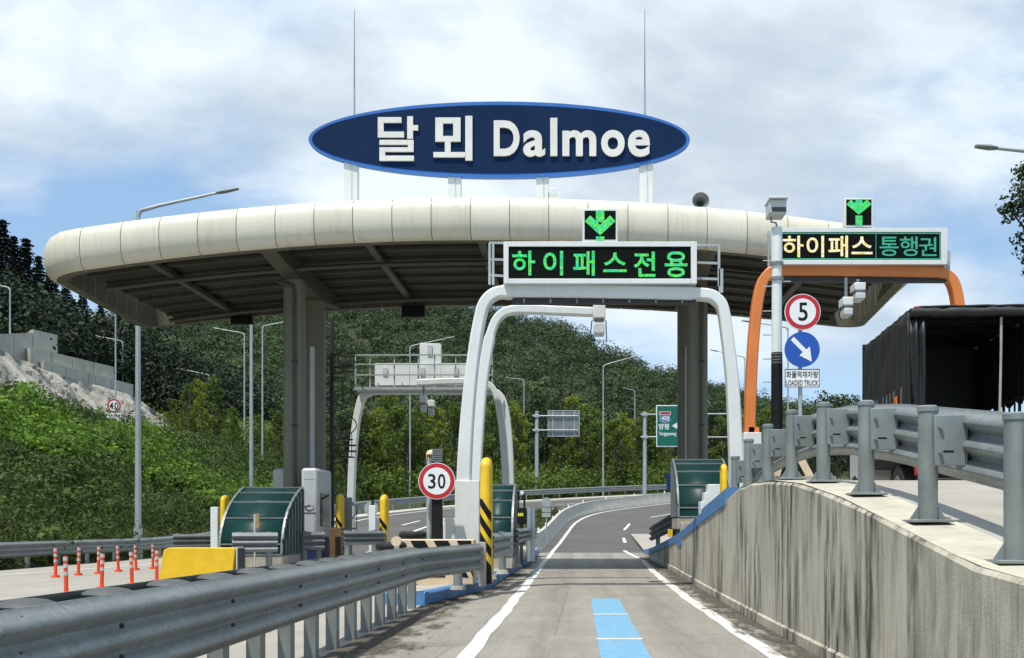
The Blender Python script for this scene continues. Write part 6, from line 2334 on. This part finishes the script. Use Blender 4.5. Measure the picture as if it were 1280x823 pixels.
# ------------------------------------------------------------------ foliage
def leaf_mesh(name, centers, normals, size, m, aspect=0.55, jitter=0.7, fold=0.25):
    """kite shaped leaves: centers (N,3), outward normals (N,3), size (N,) or scalar"""
    N_ = len(centers)
    nrm = normals + rng.normal(size=(N_, 3)) * jitter
    nrm /= np.linalg.norm(nrm, axis=1, keepdims=True) + 1e-9
    t = rng.normal(size=(N_, 3))
    t -= nrm * (t * nrm).sum(1, keepdims=True)
    t /= np.linalg.norm(t, axis=1, keepdims=True) + 1e-9
    b_ = np.cross(nrm, t)
    s_ = (np.ones(N_) * size)[:, None] * rng.uniform(0.6, 1.3, (N_, 1))
    V = np.empty((N_, 4, 3))
    V[:, 0] = centers - t * s_ * 0.5
    V[:, 1] = centers + b_ * s_ * 0.5 * aspect + nrm * s_ * fold * 0.3
    V[:, 2] = centers + t * s_ * 0.5
    V[:, 3] = centers - b_ * s_ * 0.5 * aspect + nrm * s_ * fold * 0.3
    me = bpy.data.meshes.new(name)
    me.vertices.add(N_ * 4)
    me.vertices.foreach_set('co', V.ravel())
    me.loops.add(N_ * 4)
    me.loops.foreach_set('vertex_index', np.arange(N_ * 4, dtype=np.int32))
    me.polygons.add(N_)
    me.polygons.foreach_set('loop_start', np.arange(0, N_ * 4, 4, dtype=np.int32))
    me.polygons.foreach_set('loop_total', np.full(N_, 4, dtype=np.int32))
    me.materials.append(m)
    me.update(calc_edges=True)
    return me


def blob_points(c, r, n_, rz=None, shell=0.55, lump=0.25):
    """points in the outer shell of a lumpy ellipsoid, with outward normals"""
    d = rng.normal(size=(n_, 3))
    d /= np.linalg.norm(d, axis=1, keepdims=True)
    ph = rng.uniform(0, 6.28, 3)
    lum = 1 + lump * (np.sin(d[:, 0] * 4 + ph[0]) * np.sin(d[:, 1] * 4 + ph[1]) + 0.6 * np.sin(d[:, 2] * 6 + ph[2]))
    rad = (shell + (1 - shell) * rng.random(n_) ** 0.6) * lum
    p = d * rad[:, None] * np.array([r, r, rz or r])
    return p + np.array(c), d


def crowd(name, spots, m, leaf, label, cat, per, lump=0.25, upper=True, aspect=0.6, jitter=0.5, shell=0.72, tone=0.5, ref=None):
    """one merged leaf mass: spots = [(x, y, z, r, rz)]"""
    P, Nn, S, T = [], [], [], []
    for (x, y, z, r, rz) in spots:
        p, d = blob_points((x, y, z), r, int(per * (r / ref) ** 1.6) if ref else per, rz, shell, lump)
        if upper:
            k = d[:, 2] > -0.45
            p, d = p[k], d[k]
        P.append(p)
        Nn.append(d)
        S.append(np.full(len(p), leaf * (0.8 + 0.4 * rng.random())))
        T.append(np.full(len(p), rng.uniform(-tone, tone)))
    me = leaf_mesh(name, np.concatenate(P), np.concatenate(Nn), np.concatenate(S), m, aspect, jitter)
    me.attributes.new('tone', 'FLOAT', 'POINT').data.foreach_set('value', np.repeat(np.concatenate(T), 4).astype(np.float32))
    o = bpy.data.objects.new(name, me)
    COL.objects.link(o)
    return stuff(o, label, cat)


# far wooded hill
spots = []
for _ in range(3600):
    d = 140 + 225 * rng.random() ** 0.8
    u = rng.uniform(60, 1330)
    x = (u - U0) * d / F_PX
    r = rng.uniform(1.5, 3.3) * (0.85 + 0.3 * (d - 140) / 220)
    spots.append((x, d, terrain(x, d) + r * 0.9 + rng.uniform(0.5, 2.5), r, r * rng.uniform(0.9, 1.35)))
crowd('hill_forest', spots, L_forest, 0.62, 'dense green wood covering the hill behind the toll plaza', 'forest', 210, lump=0.2, jitter=0.28, shell=0.84, tone=0.8)
# dark wood on the near left hillside
spots = []
for _ in range(900):
    d = rng.uniform(84, 170)
    u = rng.uniform(-60, 330)
    x = (u - U0) * d / F_PX
    if -18.3 - x < 27 * (1 if d < 105 else 0.6):
        continue
    r = rng.uniform(1.5, 3.0)
    spots.append((x, d, terrain(x, d) + r * 0.9 + rng.uniform(0.5, 2.0), r, r * rng.uniform(1.0, 1.5)))
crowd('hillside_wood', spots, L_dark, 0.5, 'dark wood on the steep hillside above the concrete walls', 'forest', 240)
# shrubs on the green slope
spots = []
for _ in range(2900):
    y = rng.uniform(29, 104)
    s_ = rng.uniform(0.3, 26)
    x = -18.3 - s_
    u = U0 + x * F_PX / y
    if u < -60:
        continue
    if s_ > 22 and u > 45:
        continue
    if s_ > 13 + rng.uniform(0, 4) and 60 < y < 100 and 45 < u < 215:
        if rng.random() < 0.8:
            continue
    r = rng.uniform(0.35, 0.8) if rng.random() < 0.72 or s_ > 10.5 else rng.uniform(0.9, 1.6)
    if s_ > 10.5:
        r *= 0.75
        if 126 < u < 160 and y < 68:
            continue
    spots.append((x, y, terrain(x, y) + r * 0.30, r, r * rng.uniform(0.65, 1.0)))
crowd('slope_shrubs', spots, L_bush, 0.20, 'green shrubs and weeds covering the left embankment', 'shrubs', 85, aspect=0.5, jitter=0.35, shell=0.82, tone=0.75, ref=0.62)
# tall weeds and dry stems at the foot of the slope and scattered over it
spots = []
for _ in range(800):
    y = rng.uniform(28, 70)
    s_ = abs(rng.normal() * 0.9) if rng.random() < 0.8 else rng.uniform(0.5, 14)
    x = -18.3 - s_
    if U0 + x * F_PX / y < -40:
        continue
    spots.append((x, y, terrain(x, y) + 0.32, 0.30, rng.uniform(0.45, 0.8)))
crowd('slope_weeds', spots, L_weed, 0.42, 'tall pale weeds and dry grass at the foot of the embankment', 'weeds', 42, aspect=0.10, jitter=1.2, shell=0.2)
# bright climbing vines in a slanting band across the slope
spots = []
for _ in range(1050):
    t = rng.random()
    u = 10 + 320 * t + rng.normal() * 14
    v = 528 + 105 * t + 14 * math.sin(t * 9) + rng.normal() * (13 + 7 * math.sin(t * 14))
    # walk the ray to where it meets the slope
    for d in np.arange(33, 95, 0.7):
        p = at(u, v, d)
        if p.x < -18.5 and terrain(p.x, d) >= p.z:
            r = rng.uniform(0.35, 0.7)
            spots.append((p.x, d, terrain(p.x, d) + 0.35 + r * 0.4, r, r * 0.6))
            break
crowd('bright_vines', spots, L_kudzu, 0.26, 'bright green climbing vines draped across the left embankment', 'vines', 34, aspect=0.8)
# undergrowth behind the far guardrail and in the middle distance
spots = []
for _ in range(1500):
    u = rng.uniform(180, 1010)
    d = rng.uniform(92, 138)
    x = (u - U0) * d / F_PX
    # keep clear of the curving road: only outside the far guardrail
    yr = interp(x, [(-40, 60), (-18.3, 62), (-16.6, 75), (-11.6, 85), (-5, 93.5), (2.6, 100.5), (11, 106.5), (21, 113), (33, 120), (60, 130)])
    if d < yr + 1.2:
        continue
    r = rng.uniform(0.7, 1.8)
    spots.append((x, d, terrain(x, d) + r * 0.5, r, r * rng.uniform(0.9, 1.5)))
crowd('roadside_undergrowth', spots, L_young2, 0.34, 'leafy undergrowth behind the far guardrail', 'shrubs', 120)
spots = []
for _ in range(500):
    t = rng.random()
    x = -12.5 + 45 * t
    yr = interp(x, [(-18.3, 62), (-16.6, 75), (-11.6, 85), (-5, 93.5), (2.6, 100.5), (11, 106.5), (21, 113), (33, 120)])
    y = yr + rng.uniform(0.4, 2.0)
    spots.append((x, y, terrain(x, y) + 0.1, rng.uniform(0.3, 0.6), rng.uniform(0.3, 0.7)))
crowd('roadside_grass', spots, L_grass, 0.35, 'pale tall grass along the far guardrail', 'grass', 40, aspect=0.2)
# grass wedge between the two roads
spots = []
for _ in range(420):
    t = rng.random()
    y = 50 + 40 * t
    xb_ = interp(y, [(46, -2.6), (50, -2.3), (60, -1.8), (69, -1.2), (76, 0.2), (82, 3.0), (88, 6.6), (94, 11.5)])
    xa_ = interp(y, [(46, -8.0), (61, -8.6), (71, -7.2), (79.5, -3.5), (87, 2.2), (93.5, 9.2)])
    if xb_ - xa_ < 0.4:
        continue
    x = rng.uniform(xa_, xb_)
    spots.append((x, y, h(y) - 0.08, 0.35, rng.uniform(0.12, 0.3)))
crowd('median_grass', spots, L_grass, 0.22, 'short green grass between the two curving roads', 'grass', 45, aspect=0.2)


# ------------------------------------------------------------------ trees
def tree_meshes(tag_, hgt, cr, kind, leafm, nleaf, lsize):
    """trunk with limbs + crown of leaf clumps; returns (trunk mesh, crown mesh)"""
    mb = MB()
    lean = Vector((rng.normal() * 0.03, rng.normal() * 0.03, 1)).normalized()
    pts_ = [Vector((0, 0, -0.3)) + lean * (hgt * 0.92 + 0.3) * t + Vector((math.sin(t * 5) * 0.06, math.cos(t * 4) * 0.05, 0)) * hgt * 0.08 for t in (0, 0.2, 0.4, 0.6, 0.8, 1.0)]
    mb.tube(pts_, hgt * 0.014 + 0.02, 8, [1.25, 1.0, 0.8, 0.6, 0.4, 0.15])
    P, Nn = [], []
    if kind == 'conifer':
        for i in range(26):
            t = 0.16 + 0.84 * i / 26
            z = hgt * t
            rr = cr * (1 - t) ** 0.8 + 0.15
            for k in range(6):
                a = rng.uniform(0, 6.28)
                L = rr * rng.uniform(0.6, 1.15)
                e = Vector((math.cos(a) * L, math.sin(a) * L, z - 0.22 * L))
                if i % 3 == 0 and k < 3:
                    mb.tube([(0, 0, z), e], 0.035, 5, [1, 0.3])
                m_ = max(6, int(nleaf / 156))
                f = rng.random(m_) ** 0.7
                p = np.outer(f, np.array(e - Vector((0, 0, z)))) + np.array([0, 0, z])
                p += rng.normal(size=(m_, 3)) * np.array([0.22, 0.22, 0.14]) * (0.5 + 0.5 * rr / cr)
                P.append(p)
                Nn.append(np.tile(np.array([0, 0, 1.0]), (m_, 1)))
    else:
        ncl = 30 if kind == 'young' else 42
        base = {'young': 0.22, 'street': 0.72}.get(kind, 0.35)
        for i in range(ncl):
            t = base + (1.0 - base) * (i + rng.random()) / ncl
            z = hgt * t
            if kind == 'young':
                rr = cr * (0.25 + 1.0 * math.sin(math.pi * min(1, (1 - t) * 0.95 + 0.06)) ** 0.8) * 0.85
            elif kind == 'street':
                rr = cr * math.sqrt(max(0.05, 1 - ((t - 0.86) / 0.15) ** 2))
            else:
                rr = cr * math.sqrt(max(0.05, 1 - ((t - 0.68) / 0.36) ** 2))
            a = rng.uniform(0, 6.28)
            L = rr * rng.uniform(0.35, 1.0)
            c_ = Vector((math.cos(a) * L, math.sin(a) * L, z + 0.25 * L))
            mb.tube([pts_[0].lerp(pts_[-1], max(0.05, t - 0.12)), Vector((c_.x * 0.5, c_.y * 0.5, z - 0.05 * hgt)), c_], hgt * 0.004 + 0.006, 5, [1.4, 1.0, 0.4])
            p, d = blob_points(c_, cr * rng.uniform(0.26, 0.42), int(nleaf / ncl), cr * rng.uniform(0.22, 0.36), 0.35, 0.3)
            P.append(p)
            Nn.append(d)
    return mb.mesh('trunk', M_bark, True), leaf_mesh('crown', np.concatenate(P), np.concatenate(Nn), lsize, leafm, 0.55)


young = [tree_meshes('y', 10, 2.0, 'young', L_young if i % 2 == 0 else L_young2, 2600, 0.34) for i in range(6)]
broad = [tree_meshes('b', 9, 2.6, 'broad', L_young2 if i else L_forest, 3200, 0.36) for i in range(3)]
conif = [tree_meshes('c', 14, 2.7, 'conifer', L_conifer, 9500, 0.30) for i in range(3)]


def plant(name, label, cat, group, meshes, x, y, z, s, rz):
    root = thing(name, label, cat, (x, y, z), group)
    root.rotation_euler = (0, 0, rz)
    root.scale = (s[0], s[0], s[1])
    link_mesh('trunk', meshes[0], (0, 0, 0), root)
    link_mesh('crown', meshes[1], (0, 0, 0), root)
    return root


def tree_label(u):
    for a, c, z in ZONES:
        if a <= u < c:
            zone_n[z] = zone_n.get(z, 0) + 1
            return '%s of the roadside trees %s' % (ORD[zone_n[z] - 1], z)


# (u, v of the top, distance)
mid = [(432, 520, 92), (452, 506, 103), (470, 512, 112), (490, 500, 104), (507, 515, 96), (528, 522, 108), (548, 510, 112), (566, 506, 100), (590, 516, 108), (612, 505, 112),
       (646, 506, 108), (660, 520, 118), (683, 497, 112), (700, 520, 108), (722, 500, 116), (738, 512, 112), (752, 530, 108), (772, 527, 106), (781, 520, 112), (797, 535, 110), (812, 516, 120),
       (826, 540, 112), (845, 520, 116), (862, 530, 118), (890, 512, 118), (903, 525, 114), (925, 520, 122), (955, 514, 125), (1045, 500, 120), (1063, 503, 124)]
ORD = ['leftmost', 'second from left', 'third from left', 'fourth from left', 'fifth from left', 'sixth from left', 'seventh from left', 'eighth from left', 'ninth from left', 'tenth from left', 'eleventh from left', 'rightmost']
ZONES = [(0, 636, 'seen through the far white gantry'), (636, 690, 'behind the grey sign back'), (690, 753, 'between grey sign back and middle lamp'),
         (753, 815, 'between middle lamp and green sign'), (815, 880, 'behind the green sign and right columns'), (880, 1000, 'right of the right columns'), (1000, 1300, 'behind the LOADED TRUCK sign')]
zone_n = {}
for i, (u, v, d) in enumerate(mid):
    p = at(u, v, d)
    zb = terrain(p.x, d)
    hh_ = max(4.0, p.z - zb)
    m_ = broad[0] if u > 1000 else young[i % 6] if i % 4 else broad[i % 3]
    b0 = 10.0 if i % 4 and u < 1000 else 9.0
    plant('roadside_tree', tree_label(u), 'tree', 'roadside trees beyond the far guardrail', m_, p.x, d, zb, (hh_ / b0 * rng.uniform(0.85, 1.1), hh_ / b0), rng.uniform(0, 6.28))
slope_trees = [(215, 500, 96), (236, 482, 92), (252, 478, 88), (268, 472, 84), (290, 512, 88), (322, 520, 92), (345, 515, 86), (408, 522, 86)]
for i, (u, v, d) in enumerate(slope_trees):
    p = at(u, v, d)
    zb = terrain(p.x, d)
    hh_ = max(3.5, p.z - zb)
    plant('slope_tree', '%s of the thin young trees on the left embankment' % ORD[i], 'tree', 'young trees on the left embankment', young[(i * 2 + 1) % 6 if i != 2 else 0], p.x, d, zb, (hh_ / 10 * 0.8, hh_ / 10), rng.uniform(0, 6.28))
con = sorted([(2, 272, 118), (17, 293, 122), (33, 296, 126), (48, 318, 120), (64, 331, 130), (82, 350, 134), (104, 362, 124), (126, 378, 134), (148, 392, 140), (-14, 285, 124), (58, 352, 112), (92, 372, 118)])
for i, (u, v, d) in enumerate(con):
    p = at(u, v, d)
    zb = terrain(p.x, d)
    hh_ = min(17.0, max(9.0, p.z - zb))
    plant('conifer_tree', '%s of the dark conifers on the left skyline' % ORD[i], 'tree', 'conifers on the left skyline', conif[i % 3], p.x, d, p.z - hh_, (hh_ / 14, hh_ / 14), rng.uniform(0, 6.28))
# street tree entering the frame at right
t_m, c_m = tree_meshes('s', 12.9, 1.55, 'street', L_street, 7500, 0.17)
plant('street_tree', 'dark leafy tree reaching in at the right image edge', 'tree', None, (t_m, c_m), 15.95, 35.0, h_right(35) - 0.1, (1, 1), 0.7)
